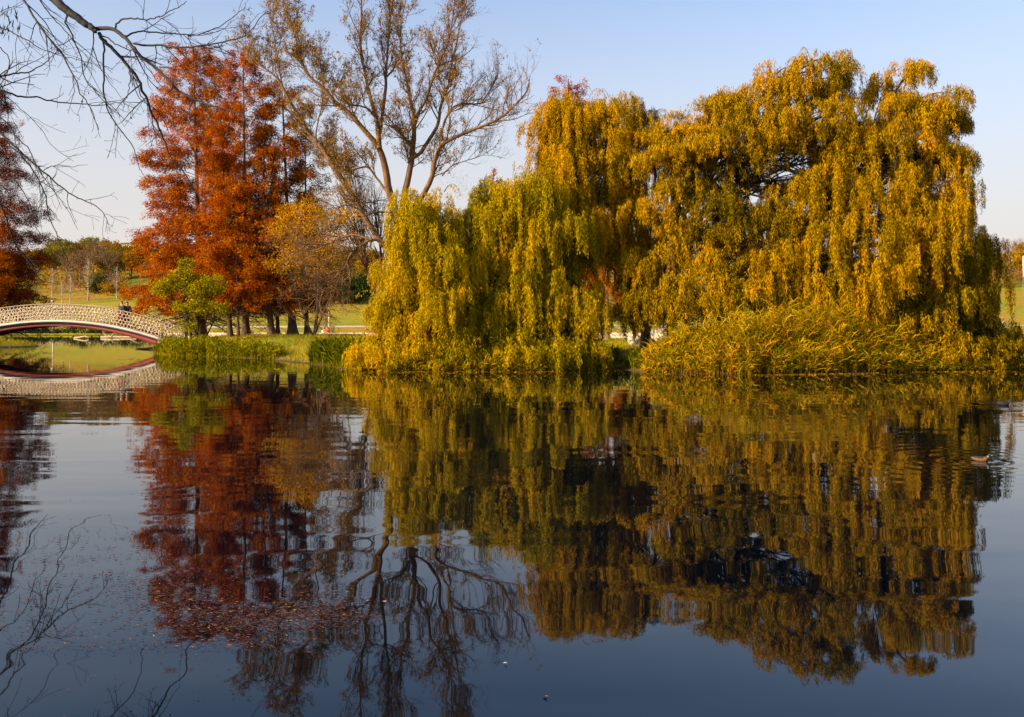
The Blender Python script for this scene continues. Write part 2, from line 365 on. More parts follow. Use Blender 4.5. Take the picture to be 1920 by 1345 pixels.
SEED = 5
def willow(name, label, base, lobes, mat, hue, dens=1.0, group=None, trunk_pts=None, tr=.38, leafL=(.12, .21), floor=.06):
    """lobes: (px, py, D, rx, ry, rz, hang, shade) metres, centre at the pixel"""
    global R
    R = np.random.default_rng(len(lobes)*101+int(abs(base[0])*13)+SEED)
    base = np.array(base, float)
    root = thing(name, label, 'willow tree', base, group)
    tb = MB(); cb = MB()
    tp = trunk_pts if trunk_pts is not None else [base, base+np.array([.2, .1, 2.0]), base+np.array([0, .3, 4.0])]
    tp = trunk_tube(tb, tp, tr, tr*.55)
    top = tp[-1]
    for (px, py, D, rx, ry, rz, hang, hv) in lobes:
        if py < 330: hang *= .62
        c = at(px, py, D)
        st = tp[R.integers(6, len(tp))] if c[2] > tp[-1][2]*.6 else tp[R.integers(3, 9)]
        main = limb(tb, st, c+np.array([0, 0, rz*.2]), tr*.30, .04, .12, 8, 7, .08)
        area = rx*rz*2+ry*rz*2+rx*ry*2
        nb = max(9, int(area*(1.4 if py < 330 else 1.2)*dens))
        # billows over the upper part of the lobe
        ph = R.uniform(0, 2*math.pi, nb); cz = R.uniform(-.75, 1, nb); sr = np.sqrt(1-np.clip(cz, -1, 1)**2)
        k = R.uniform(.72, 1.0, nb)
        B = c+np.stack([np.cos(ph)*sr*rx*k, np.sin(ph)*sr*ry*k, cz*rz*k], -1)
        ph0 = R.uniform(0, 6, 3)
        for bi in range(nb):
            bc = B[bi]
            if py > 330 and math.sin(bc[0]*1.7+ph0[0])+math.sin(bc[2]*2.3+ph0[1])+math.sin(bc[1]*1.9+ph0[2]) > 2.25: continue
            thin = R.uniform(.6, 1.4)
            out = norm(bc-c)*np.array([1, 1, .0]); 
            limb(tb, main[R.integers(3, 8)], bc, .045, .012, .2, 6, 4, .12)
            br = R.uniform(.45, .95); bh = R.uniform(hang*.45, hang)
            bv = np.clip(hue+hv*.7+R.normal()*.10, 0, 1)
            nl = max(3, int(R.uniform(11, 17)*max(.6, br)*thin))          # locks of neighbouring strands
            az = R.uniform(0, 2*math.pi, nl); rr = br*np.sqrt(R.uniform(0, 1, nl))
            e = bc+np.stack([np.cos(az)*rr, np.sin(az)*rr, (1-(rr/br)**2)*br*.55], -1)+out*.25
            k_ = R.integers(3, 6, nl); Lk = np.repeat(bh*R.uniform(.5, 1.1, nl), k_)
            e = np.repeat(e, k_, 0); azr = np.repeat(az, k_); S_ = len(e)
            hl = np.repeat(np.clip(bv+R.normal(size=nl)*.09, 0, 1), k_)
            e = e+R.normal(size=(S_, 3))*np.array([.075, .075, .05]); L_ = Lk*R.uniform(.75, 1.1, S_)
            sw = R.normal(size=(S_, 2))*.03; nlv = np.maximum(2, (L_/.029).astype(int))
            I = np.repeat(np.arange(S_), nlv); n = len(I); t = R.uniform(0, 1, n)**.9
            st = np.sqrt(t)*.2
            P = np.stack([e[I, 0]+np.cos(azr[I])*st+sw[I, 0]*t*L_[I], e[I, 1]+np.sin(azr[I])*st+sw[I, 1]*t*L_[I], e[I, 2]-L_[I]*t], -1)
            P[:, :2] += (np.sin(P[:, 2:3]*2.1+e[I, :2]*3)*.03); P += R.normal(size=(n, 3))*.035
            kp = P[:, 2] > floor+.0; P = P[kp]; n = len(P)
            if n == 0: continue
            Dv = np.stack([R.normal(size=n)*.38, R.normal(size=n)*.38, -R.uniform(.5, 1.15, n)], -1)
            cb.leaves(P, Dv, R.uniform(leafL[0], leafL[1], n), R.uniform(.021, .036, n), np.clip(hl[I][kp]+R.normal(size=n)*.17, 0, 1))
        # crest sprays: thin arching twigs above the outline
        for _ in range(int(rx*2.2)):
            a_ = R.uniform(0, 2*math.pi); p0 = c+np.array([math.cos(a_)*rx*.6, math.sin(a_)*ry*.6, rz*.75])
            o_ = np.array([math.cos(a_), math.sin(a_), 0])*R.uniform(.6, 1.1)
            h_ = R.uniform(.25, .55); t = np.linspace(0, 1, 7)[:, None]
            pp = p0+o_*t+np.array([0, 0, 1])*(h_*4*t*(1-t*.95)-h_*.6*t)
            tb.tube(pp, np.linspace(.014, .005, 7), 3, cap=False)
            n = 22; tt = R.uniform(.3, 1, n)
            P = np.stack([np.interp(tt, t[:, 0], pp[:, k_]) for k_ in range(3)], -1)+R.normal(size=(n, 3))*.05
            cb.leaves(P, np.stack([R.normal(size=n)*.4, R.normal(size=n)*.4, -np.ones(n)], -1), R.uniform(.12, .18, n), .03, np.clip(hue+.15+R.normal(size=n)*.15, 0, 1))
    tb.build('trunk', M['bark'], root, smooth=True)
    print(name, cb.n//4)
    cb.build('crown', mat, root)
    return root

def G(x, y, dz=-.1): return (x, y, gz(x, y)+dz)
def GP(px, D, dz=-.1):
    x = (px-960)/F*D; return G(x, D, dz)

import time; T0 = time.time()
# left pair, greener.  lobes px,py,D,rx,ry,rz,hang,tone shift (shaded flanks painted darker in leaf colour)
lobA = [(718,668,42.6,.8,.7,.5,1.0,.25),(740,672,42.4,.9,.7,.5,1.0,.1),(800,668,42.4,1.0,.7,.6,1.1,0),(860,670,42.4,1.0,.7,.5,1.0,-.1),(805,395,45,1.25,1.6,1.1,2.6,-.05),(778,450,44.5,.8,1.5,1.4,2.6,-.1),(840,440,45,1.1,1.6,1.2,2.6,.05),(762,530,44,1.0,1.4,1.3,2.4,.1),(815,520,43.5,1.5,1.5,1.5,2.6,.0),
        (736,590,43.5,1.0,1.4,1.2,1.9,.15),(775,600,43,1.5,1.3,1.3,1.9,.1),(850,590,43,1.5,1.3,1.4,2.0,-.05),(724,645,43.2,.75,1.0,.8,1.0,.25),(760,650,43,1.2,1.1,.8,1.0,.1),(835,650,43,1.3,1.0,.8,1.0,-.1),(880,500,45,1.0,1.4,1.6,2.4,.05)]
willow('weeping_willow', 'greenish yellow weeping willow in front of the bare tree, its skirt touching the water', GP(800, 45.5), lobA, M['willow_green'], .66, 1.0)
print('A', time.time()-T0)
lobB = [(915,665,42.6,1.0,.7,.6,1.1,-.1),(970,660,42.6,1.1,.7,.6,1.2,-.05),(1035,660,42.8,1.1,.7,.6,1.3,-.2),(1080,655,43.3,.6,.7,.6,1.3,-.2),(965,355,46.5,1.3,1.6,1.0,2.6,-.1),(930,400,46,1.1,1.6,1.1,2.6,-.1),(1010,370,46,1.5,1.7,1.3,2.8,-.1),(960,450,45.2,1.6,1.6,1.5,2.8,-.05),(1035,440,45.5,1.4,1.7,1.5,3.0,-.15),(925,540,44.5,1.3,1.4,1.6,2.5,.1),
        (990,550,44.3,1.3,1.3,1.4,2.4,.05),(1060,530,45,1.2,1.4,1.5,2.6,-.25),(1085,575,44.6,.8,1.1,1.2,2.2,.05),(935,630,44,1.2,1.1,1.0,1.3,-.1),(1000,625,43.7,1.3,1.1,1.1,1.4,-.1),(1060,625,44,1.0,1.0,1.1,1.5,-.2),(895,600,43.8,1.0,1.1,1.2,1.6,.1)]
willow('weeping_willow', 'yellow green weeping willow whose dark right skirt ends at the gap with the pale trunk', GP(985, 46.2), lobB, M['willow_green'], .60, 1.0)
print('B', time.time()-T0)
lobC = [(1200,575,47,.7,.8,.5,1.1,-.2),(1222,530,47,.8,.9,.6,1.3,-.1),(1100,430,46.8,1.0,1.1,1.0,2.4,.0),(1075,330,47.5,1.0,1.2,1.0,2.8,.05),(1232,585,45,.6,.7,.5,1.0,-.2),(1255,560,45,.7,.7,.5,1.1,-.1),(1075,220,51,1.5,1.8,1.3,3.0,.1),(1030,240,51,.9,1.4,1.2,3.2,.15),(1165,215,51,1.3,1.7,1.1,2.8,.0),(1200,245,50.5,1.2,1.6,1.1,2.4,-.05),(1115,280,50,1.8,1.9,1.5,3.0,.0),(1050,310,50,1.3,1.7,1.5,3.0,.05),(1180,320,50,1.3,1.6,1.3,2.6,-.05),
        (1120,380,49.5,1.7,1.8,1.6,2.8,.0),(1060,390,49.5,1.1,1.5,1.4,2.4,.0),(1190,400,49.5,1.1,1.5,1.4,2.6,.05),(1150,460,49,1.3,1.5,1.0,1.5,.05),(1195,500,48.5,1.2,1.4,1.4,2.4,.0),(1215,550,48,.9,1.2,1.0,2.0,-.05),(1100,480,50,1.0,1.2,.8,1.3,.1)]
willow('weeping_willow', 'tall golden weeping willow with a double top, behind the two greener ones', GP(1165, 51.5), lobC, M['willow_gold'], .55, 1.0,
       trunk_pts=[GP(1212, 51.5), at(1205, 560, 51.5), at(1180, 430, 51.5), at(1140, 330, 51.3)], tr=.26)
print('C', time.time()-T0)
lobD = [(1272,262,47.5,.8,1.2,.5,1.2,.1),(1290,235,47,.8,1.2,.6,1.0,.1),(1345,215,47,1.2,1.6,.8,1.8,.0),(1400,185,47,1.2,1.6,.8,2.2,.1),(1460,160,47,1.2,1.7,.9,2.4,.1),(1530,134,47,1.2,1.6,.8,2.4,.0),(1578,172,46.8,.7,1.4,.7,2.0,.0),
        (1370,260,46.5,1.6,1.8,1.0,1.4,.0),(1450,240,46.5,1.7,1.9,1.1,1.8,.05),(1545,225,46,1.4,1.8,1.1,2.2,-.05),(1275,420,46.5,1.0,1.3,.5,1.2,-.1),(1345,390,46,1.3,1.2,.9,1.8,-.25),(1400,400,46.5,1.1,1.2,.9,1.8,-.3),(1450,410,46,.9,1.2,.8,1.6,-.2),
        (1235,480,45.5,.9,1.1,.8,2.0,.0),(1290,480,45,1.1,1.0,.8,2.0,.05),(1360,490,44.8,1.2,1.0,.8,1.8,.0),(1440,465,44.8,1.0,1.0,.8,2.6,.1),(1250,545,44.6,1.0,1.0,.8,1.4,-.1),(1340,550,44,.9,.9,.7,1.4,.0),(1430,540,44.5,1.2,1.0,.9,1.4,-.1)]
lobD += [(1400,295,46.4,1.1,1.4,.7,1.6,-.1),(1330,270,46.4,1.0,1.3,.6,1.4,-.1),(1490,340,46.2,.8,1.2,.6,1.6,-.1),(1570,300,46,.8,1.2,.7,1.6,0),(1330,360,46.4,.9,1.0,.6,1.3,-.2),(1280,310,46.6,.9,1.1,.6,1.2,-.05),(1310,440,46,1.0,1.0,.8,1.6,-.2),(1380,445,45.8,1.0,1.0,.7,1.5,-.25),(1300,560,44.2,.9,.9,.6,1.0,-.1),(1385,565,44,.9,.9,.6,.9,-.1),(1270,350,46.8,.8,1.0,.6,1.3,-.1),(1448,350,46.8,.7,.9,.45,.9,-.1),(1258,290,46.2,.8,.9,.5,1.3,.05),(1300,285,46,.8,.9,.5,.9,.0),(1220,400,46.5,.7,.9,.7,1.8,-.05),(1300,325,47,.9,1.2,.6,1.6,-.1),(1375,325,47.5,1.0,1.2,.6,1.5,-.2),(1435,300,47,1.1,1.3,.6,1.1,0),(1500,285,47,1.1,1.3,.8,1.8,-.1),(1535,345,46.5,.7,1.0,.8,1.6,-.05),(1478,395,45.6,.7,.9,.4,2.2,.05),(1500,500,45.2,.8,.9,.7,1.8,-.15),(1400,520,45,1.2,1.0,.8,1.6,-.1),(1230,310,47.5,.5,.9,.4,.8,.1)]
willow('weeping_willow', 'orange gold weeping willow with sky showing through holes in its middle, above the rocks', GP(1262, 47), lobD, M['willow_gold'], .56, 1.15,
       trunk_pts=[GP(1262, 47), at(1260, 540, 47), at(1262, 430, 47), at(1268, 350, 47), at(1290, 300, 47)], tr=.28)
print('D', time.time()-T0)
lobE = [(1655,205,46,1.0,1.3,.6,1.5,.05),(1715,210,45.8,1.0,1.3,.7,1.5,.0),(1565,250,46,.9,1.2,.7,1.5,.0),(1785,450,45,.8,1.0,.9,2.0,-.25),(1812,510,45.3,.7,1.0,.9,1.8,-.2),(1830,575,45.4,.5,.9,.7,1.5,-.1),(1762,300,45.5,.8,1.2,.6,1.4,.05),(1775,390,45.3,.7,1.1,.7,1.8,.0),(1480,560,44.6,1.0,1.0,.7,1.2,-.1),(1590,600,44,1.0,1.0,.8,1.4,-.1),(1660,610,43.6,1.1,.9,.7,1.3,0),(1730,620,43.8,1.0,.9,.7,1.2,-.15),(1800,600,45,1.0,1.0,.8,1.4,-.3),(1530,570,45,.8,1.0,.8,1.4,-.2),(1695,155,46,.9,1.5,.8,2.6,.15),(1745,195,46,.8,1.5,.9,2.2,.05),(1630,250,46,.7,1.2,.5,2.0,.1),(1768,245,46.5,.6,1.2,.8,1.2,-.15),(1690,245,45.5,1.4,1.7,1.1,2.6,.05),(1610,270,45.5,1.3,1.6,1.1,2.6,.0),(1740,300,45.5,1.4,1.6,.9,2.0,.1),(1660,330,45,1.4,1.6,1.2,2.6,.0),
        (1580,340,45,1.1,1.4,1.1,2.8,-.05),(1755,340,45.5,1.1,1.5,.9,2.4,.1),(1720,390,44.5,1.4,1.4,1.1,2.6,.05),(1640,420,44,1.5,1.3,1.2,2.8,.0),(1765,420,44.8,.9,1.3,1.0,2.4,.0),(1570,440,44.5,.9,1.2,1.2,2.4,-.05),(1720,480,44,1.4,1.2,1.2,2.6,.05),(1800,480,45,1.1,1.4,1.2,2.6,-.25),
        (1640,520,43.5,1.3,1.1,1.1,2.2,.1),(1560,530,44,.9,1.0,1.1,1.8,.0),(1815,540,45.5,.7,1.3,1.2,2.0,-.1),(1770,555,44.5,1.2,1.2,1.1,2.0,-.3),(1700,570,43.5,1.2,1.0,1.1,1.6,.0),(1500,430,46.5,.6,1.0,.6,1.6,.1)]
willow('weeping_willow', 'largest weeping willow, dense orange gold, its shaded right flank against the open hill', GP(1525, 46.5), lobE, M['willow_gold'], .57, 1.1,
       trunk_pts=[GP(1515, 46.5), at(1512, 560, 46.5), at(1500, 470, 46.5), at(1530, 400, 46.5), at(1600, 320, 46.3)], tr=.42)
print('E', time.time()-T0)
lobF = [(1905,655,45.5,.8,.7,.6,.8,.1),(1880,640,45.2,.7,.7,.5,.9,.15),(1830,655,44,.9,.7,.6,.8,.05),(1800,650,44,1.0,.9,.6,.8,.1),(1850,625,45,.9,.8,.7,1.1,.1),(1890,650,45.5,.8,.7,.6,.8,.0),(1850,665,44,.9,.7,.5,.5,-.1),(1740,665,42.8,.7,.6,.4,.5,.15),(1910,670,46,.5,.6,.4,.5,-.3)]
willow('willow_shrub', 'low sprawling willow shrub arching over the water at the right end of the island', GP(1800, 44.6), lobF, M['willow_gold'], .45, 1.1, tr=.12,
       trunk_pts=[GP(1770, 44.6), at(1800, 640, 44.6), at(1830, 600, 44.8), at(1860, 600, 45)])
print('F', time.time()-T0)

# ---- bald cypresses
def cypress(label, foot, apex, prof, r0, mat, hue, n_br, zlo, dens=1.0, bark='bark_red', group=None, lean=None, leafs=1.0, tuft=1.0, zmin=3.5):
    global R
    R = np.random.default_rng(int(abs(foot[0])*17+n_br+SEED))
    foot = np.array(foot, float); apex = np.array(apex, float); H = apex[2]-foot[2]
    root = thing('bald_cypress', label, 'cypress tree', foot, group)
    tb = MB(); cb = MB()
    mid = foot+(apex-foot)*.5+(np.array(lean) if lean is not None else 0)
    tp = trunk_tube(tb, [foot, foot+(mid-foot)*.35, mid, apex], r0, .03, 10, 1.7)
    zz = np.linspace(0, 1, len(tp))
    for i in range(n_br):
        f = zlo+(1-zlo)*((i+.5)/n_br)**1.05*.985
        rad = np.interp(f, [p[0] for p in prof], [p[1] for p in prof])*R.uniform(.62, 1.12)
        az = i*2.39996+R.normal()*.35
        p0 = np.array([np.interp(f, zz, tp[:, k]) for k in range(3)])
        rise = np.interp(f, [zlo, .6, 1], [-.10, .22, .8])+R.normal()*.1
        d = np.array([math.cos(az), math.sin(az), 0])
        t = np.linspace(0, 1, 6)[:, None]
        pp = p0+d*rad*t+np.array([0, 0, 1])*rad*(rise*t-.28*t*t)+R.normal(size=(6, 3))*.05*rad*t
        tb.tube(pp, np.linspace(max(.02, r0*.16*(1.1-f)), .01, 6), 4, cap=False)
        nt = max(3, int(rad*4.6*dens))
        for k in range(nt):
            tt = R.uniform(.22, 1.0)**.75
            c = np.array([np.interp(tt, t[:, 0], pp[:, q]) for q in range(3)])
            side = np.array([-d[1], d[0], 0])*R.normal()*rad*.17*tuft
            e = c+side+d*R.uniform(0, .3)+np.array([0, 0, R.normal()*.12])
            if R.uniform() < .5: tb.tube(np.array([c, (c+e)/2+np.array([0, 0, .08]), e]), .012, 3, cap=False)
            n = int(R.uniform(34, 56)*leafs); hv = np.clip(hue+R.normal()*.22, 0, 1)
            u = R.uniform(0, 1, n)
            P = e+d*(R.normal(size=(n, 1))*.16*tuft)+np.stack([R.normal(size=n)*.13*tuft, R.normal(size=n)*.13*tuft, .1-u*.66*tuft*R.uniform(.6, 1.2)], -1)*np.stack([1-u*.6, 1-u*.6, np.ones(n)], -1)
            Dv = np.stack([R.normal(size=n)*.6+d[0]*.5, R.normal(size=n)*.6+d[1]*.5, -R.uniform(.0, 1.1, n)], -1)
            kz = P[:, 2] > zmin+.5*math.sin(P[0, 0]*2.2+P[0, 1]); P = P[kz]; Dv = Dv[kz]; n = len(P)
            cb.leaves(P, Dv, R.uniform(.14, .27, n), R.uniform(.036, .066, n), np.clip(hv+R.normal(size=n)*.14, 0, 1))
    tb.build('trunk', M[bark], root, smooth=True); cb.build('crown', mat, root)
    return root

def zf_(px, D): return GP(px, D)
P1 = [(.08, 5.5), (.18, 6.2), (.35, 5.3), (.6, 4.6), (.85, 3.4), (.95, 2.4), (1, .8)]
P2 = [(.1, 3.2), (.3, 3.5), (.55, 3.3), (.8, 2.8), (.93, 1.9), (1, .6)]
P3 = [(.1, 2.2), (.3, 2.9), (.6, 2.6), (.8, 1.9), (1, .3)]
cypress('broadest bright orange bald cypress, leftmost of the clump beside the bridge', GP(378, 81), at(362, 90, 81), [(a, b*1.08) for a, b in P1], .44, M['cypress'], .58, 235, .15, 1.3, bark='bark_bare', zmin=3.3)
cypress('tall rusty bald cypress with a narrow top, in the middle of the clump', GP(461, 74.5), at(456, 86, 74.5), P2, .30, M['cypress'], .5, 150, .17, 1.4)
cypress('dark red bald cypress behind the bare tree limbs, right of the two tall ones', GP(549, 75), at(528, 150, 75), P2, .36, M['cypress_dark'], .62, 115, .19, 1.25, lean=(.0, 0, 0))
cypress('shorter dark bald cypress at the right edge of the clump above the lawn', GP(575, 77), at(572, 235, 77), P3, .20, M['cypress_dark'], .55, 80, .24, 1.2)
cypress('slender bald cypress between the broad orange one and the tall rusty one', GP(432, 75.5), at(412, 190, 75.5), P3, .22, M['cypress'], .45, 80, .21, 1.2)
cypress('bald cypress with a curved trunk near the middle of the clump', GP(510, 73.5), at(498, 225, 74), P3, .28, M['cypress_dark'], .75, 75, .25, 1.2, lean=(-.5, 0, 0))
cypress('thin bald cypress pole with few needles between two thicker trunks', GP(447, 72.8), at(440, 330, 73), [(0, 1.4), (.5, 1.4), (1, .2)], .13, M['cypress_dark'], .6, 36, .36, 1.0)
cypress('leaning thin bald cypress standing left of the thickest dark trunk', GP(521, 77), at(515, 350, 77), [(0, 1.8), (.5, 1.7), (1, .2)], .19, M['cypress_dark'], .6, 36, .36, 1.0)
print('cyp', time.time()-T0)
cypress('dark crimson bald cypress cut by the left edge of the photo, rising behind the bridge', G(-58.2, 104), at(-28, 135, 104), [(.08, 6.2), (.15, 8.2), (.3, 7.6), (.6, 6.4), (.85, 4.2), (1, .8)], .5, M['crimson'], .45, 190, .06, 1.2, leafs=1.6, tuft=1.6, zmin=2.2)
cypress('smaller orange bald cypress at the left edge, in front of the dark crimson one', G(-55.5, 97), at(2, 380, 97), [(.08, 3.8), (.3, 4.2), (.7, 2.8), (1, .4)], .25, M['cypress'], .5, 70, .08, 1.0, leafs=1.0, tuft=1.6, zmin=2.0)
cypress('orange bald cypress with a pale sunlit trunk, seen in the gap between the willows', GP(1136, 80), at(1140, 380, 80), [(.1, 1.6), (.25, 2.6), (.6, 2.2), (1, .3)], .34, M['cypress'], .7, 75, .17, 1.2, bark='bark_pale')
cypress('crimson topped bald cypress peeking over the golden willow', GP(1068, 84), at(1066, 148, 84), [(.1, 2.0), (.4, 2.8), (.8, 2.3), (.95, 1.8), (1, .9)], .30, M['red'], .65, 110, .2, 1.4)
cypress('small red topped cypress peeking above the second willow beside the bare tree', GP(925, 82), at(925, 318, 82), [(.1, 1.2), (.5, 1.5), (.9, 1.0), (1, .3)], .16, M['red'], .35, 45, .25, 1.0)
print('cyp2', time.time()-T0)

# ---- bare tree with digitised limbs
def grow(tb, pts, rad, level, cfg, tips):
    """twigs off a parent polyline; cfg = list per level (count per metre, length range, up, spread)"""
    if level >= len(cfg): return
    cpm, lr, up, spread, t0 = cfg[level]
    seg = np.linalg.norm(np.diff(pts, axis=0), axis=1); L = seg.sum()
    n = R.poisson(max(1.0, cpm*L)); cum = np.concatenate([[0], np.cumsum(seg)])/max(L, 1e-6)
    for _ in range(n):
        f = R.uniform(t0, 1.0); i = min(len(pts)-2, int(np.searchsorted(cum, f)-1)); i = max(i, 0)
        a = (f-cum[i])/max(cum[i+1]-cum[i], 1e-6)
        p0 = pts[i]*(1-a)+pts[i+1]*a; r = (rad[i]*(1-a)+rad[i+1]*a)
        pd = norm(pts[i+1]-pts[i])
        d = norm(pd*.8+norm(R.normal(size=3))*spread+np.array([0, 0, up]))
        ln = R.uniform(*lr)*(1.15-.5*f); m = 6
        p = [p0]; dd = d
        for k in range(m-1):
            dd = norm(dd+R.normal(size=3)*.17+np.array([0, 0, up*.22]))
            p.append(p[-1]+dd*ln/(m-1))
        p = np.array(p); r0 = min(r*.62, .012+ln*.012); rr = np.linspace(r0, max(.004, r0*.35), m)
        tb.tube(p, rr, 4 if r0 < .03 else 6, cap=False)
        if level == len(cfg)-1: tips.append(p)
        grow(tb, p, rr, level+1, cfg, tips)

def limbs_from(polys, D0, tb, nsm=4):
    out = []
    for (pl, ra, rb, doff) in polys:
        m = len(pl); pts = [at(x, y, D0+doff[0]+(doff[1]-doff[0])*i/(m-1)) for i, (x, y) in enumerate(pl)]
        pts = smooth_path(pts, m*nsm)
        pts = pts+np.cumsum(R.normal(size=pts.shape)*.012, axis=0)
        rad = np.linspace(ra, rb, len(pts)); tb.tube(pts, rad, 8)
        out.append((pts, rad))
    return out
DB = 64
bare = [([(760,640),(756,560),(748,490),(743,440),(743,403)], .42, .30, (0, 0)),
 ([(748,495),(737,484),(716,456),(694,425),(656,362),(619,303),(594,268),(574,247),(536,181),(516,146),(478,115),(440,70)], .26, .03, (0, 2)),
 ([(594,267),(593,244),(604,194),(606,150),(600,100)], .06, .02, (1, 0)),
 ([(536,185),(520,120),(515,70),(505,30)], .05, .02, (2, 3)),
 ([(743,410),(729,357),(722,314),(711,278),(690,253),(654,214),(629,193),(608,168),(579,143),(568,118),(555,70),(560,20)], .26, .025, (0, -2)),
 ([(711,278),(709,243),(704,221),(693,186),(686,157),(679,121),(674,79),(674,43),(676,0),(680,-50)], .17, .025, (-1, 1)),
 ([(704,221),(686,203),(661,198),(645,203)], .07, .03, (0, -2)),
 ([(712,250),(722,171),(722,143),(725,107),(728,60),(735,0),(733,-40)], .12, .02, (0, 3)),
 ([(750,470),(755,400),(757,370),(765,328),(772,286),(775,250),(774,214),(768,186),(758,143),(750,110),(748,50),(760,-20)], .26, .025, (0, 1)),
 ([(770,300),(790,286),(804,264),(822,232),(827,200),(836,171),(843,153),(847,118),(858,71),(868,21),(872,-30)], .15, .02, (0, 3)),
 ([(776,240),(783,214),(797,186),(811,143),(822,118),(833,96),(843,64),(850,0),(845,-40)], .12, .02, (1, -2)),
 ([(757,440),(775,395),(808,336),(815,300),(829,271),(861,253),(900,237),(936,221),(961,200),(986,171),(993,143)], .20, .02, (0, -2)),
 ([(829,264),(829,243),(843,207),(868,196),(900,195),(915,178),(932,150),(935,120)], .09, .02, (-1, 1)),
 ([(780,290),(745,245),(720,232)], .07, .03, (0, -2)),
 ([(743,405),(733,400),(704,400),(686,405),(668,393),(647,387),(633,393)], .08, .025, (0, -1)),
 ([(729,360),(722,357),(704,332),(686,314),(665,318),(650,323),(620,300)], .09, .03, (0, 2)),
 ([(750,485),(740,471),(718,453),(697,450),(672,464),(655,480),(649,495),(642,508),(617,528),(597,525),(574,517),(557,511)], .12, .03, (0, -3)),
 ([(651,495),(656,515),(640,530),(606,547),(587,566),(570,590)], .07, .025, (-2, -3)),
 ([(654,510),(658,533),(650,560)], .04, .015, (-2, -3)),
 ([(697,450),(660,440),(630,450),(590,470),(560,470),(530,480)], .08, .02, (-1, 2)),
 ([(642,508),(610,500),(590,485),(575,490)], .05, .02, (-2, -3)),
 ([(606,547),(600,570),(606,590),(615,605)], .04, .015, (-3, -4)),
 ([(829,330),(850,310),(880,300),(905,290),(930,275)], .04, .015, (4, 5)),
]
root = thing('bare_tree', 'tall nearly leafless tree with wide forking limbs behind the left willow', 'tree', GP(760, DB))
tb = MB(); tips = []
for k, (pts, rad) in enumerate(limbs_from(bare, DB, tb)):
    if k == 0: continue
    low = pts[-1][2] < 6.5
    cfg = [(2.5, (1.2, 3.4), .30 if not low else -.05, .75, .25), (3.7, (.5, 1.7), .35 if not low else .05, .7, .15), (4.6, (.25, .8), .2, .8, .2)]
    grow(tb, pts, rad, 0, cfg, tips)
tb.build('trunk', M['bark_bare'], root, smooth=True)
cb = MB()
print('bare tips', len(tips), time.time()-T0)
T_ = np.array([t for t in tips]); keep = R.uniform(size=len(T_)) < .62
cen = T_[:, 3]; cx = cen[:, 0]/cen[:, 1]*F+960
dens = np.where(cx < 660, 1.0, np.where(cx < 800, .5, .5))*np.where(cx > 890, .15, 1)*np.where(cen[:, 2] < 8.5, .06, 1)
keep = R.uniform(size=len(T_)) < dens*.8
for rep in range(7):
    Tk = T_[keep & (R.uniform(size=len(T_)) < .8)]
    ii = R.integers(1, 6, len(Tk)); P = Tk[np.arange(len(Tk)), ii]+R.normal(size=(len(Tk), 3))*.05
    n = len(P); cb.leaves(P, np.stack([R.normal(size=n)*.6, R.normal(size=n)*.6, -R.uniform(.1, 1, n)], -1), R.uniform(.12, .24, n), R.uniform(.035, .07, n), R.uniform(0, 1, n))
cb.build('crown', M['sparse'], root)

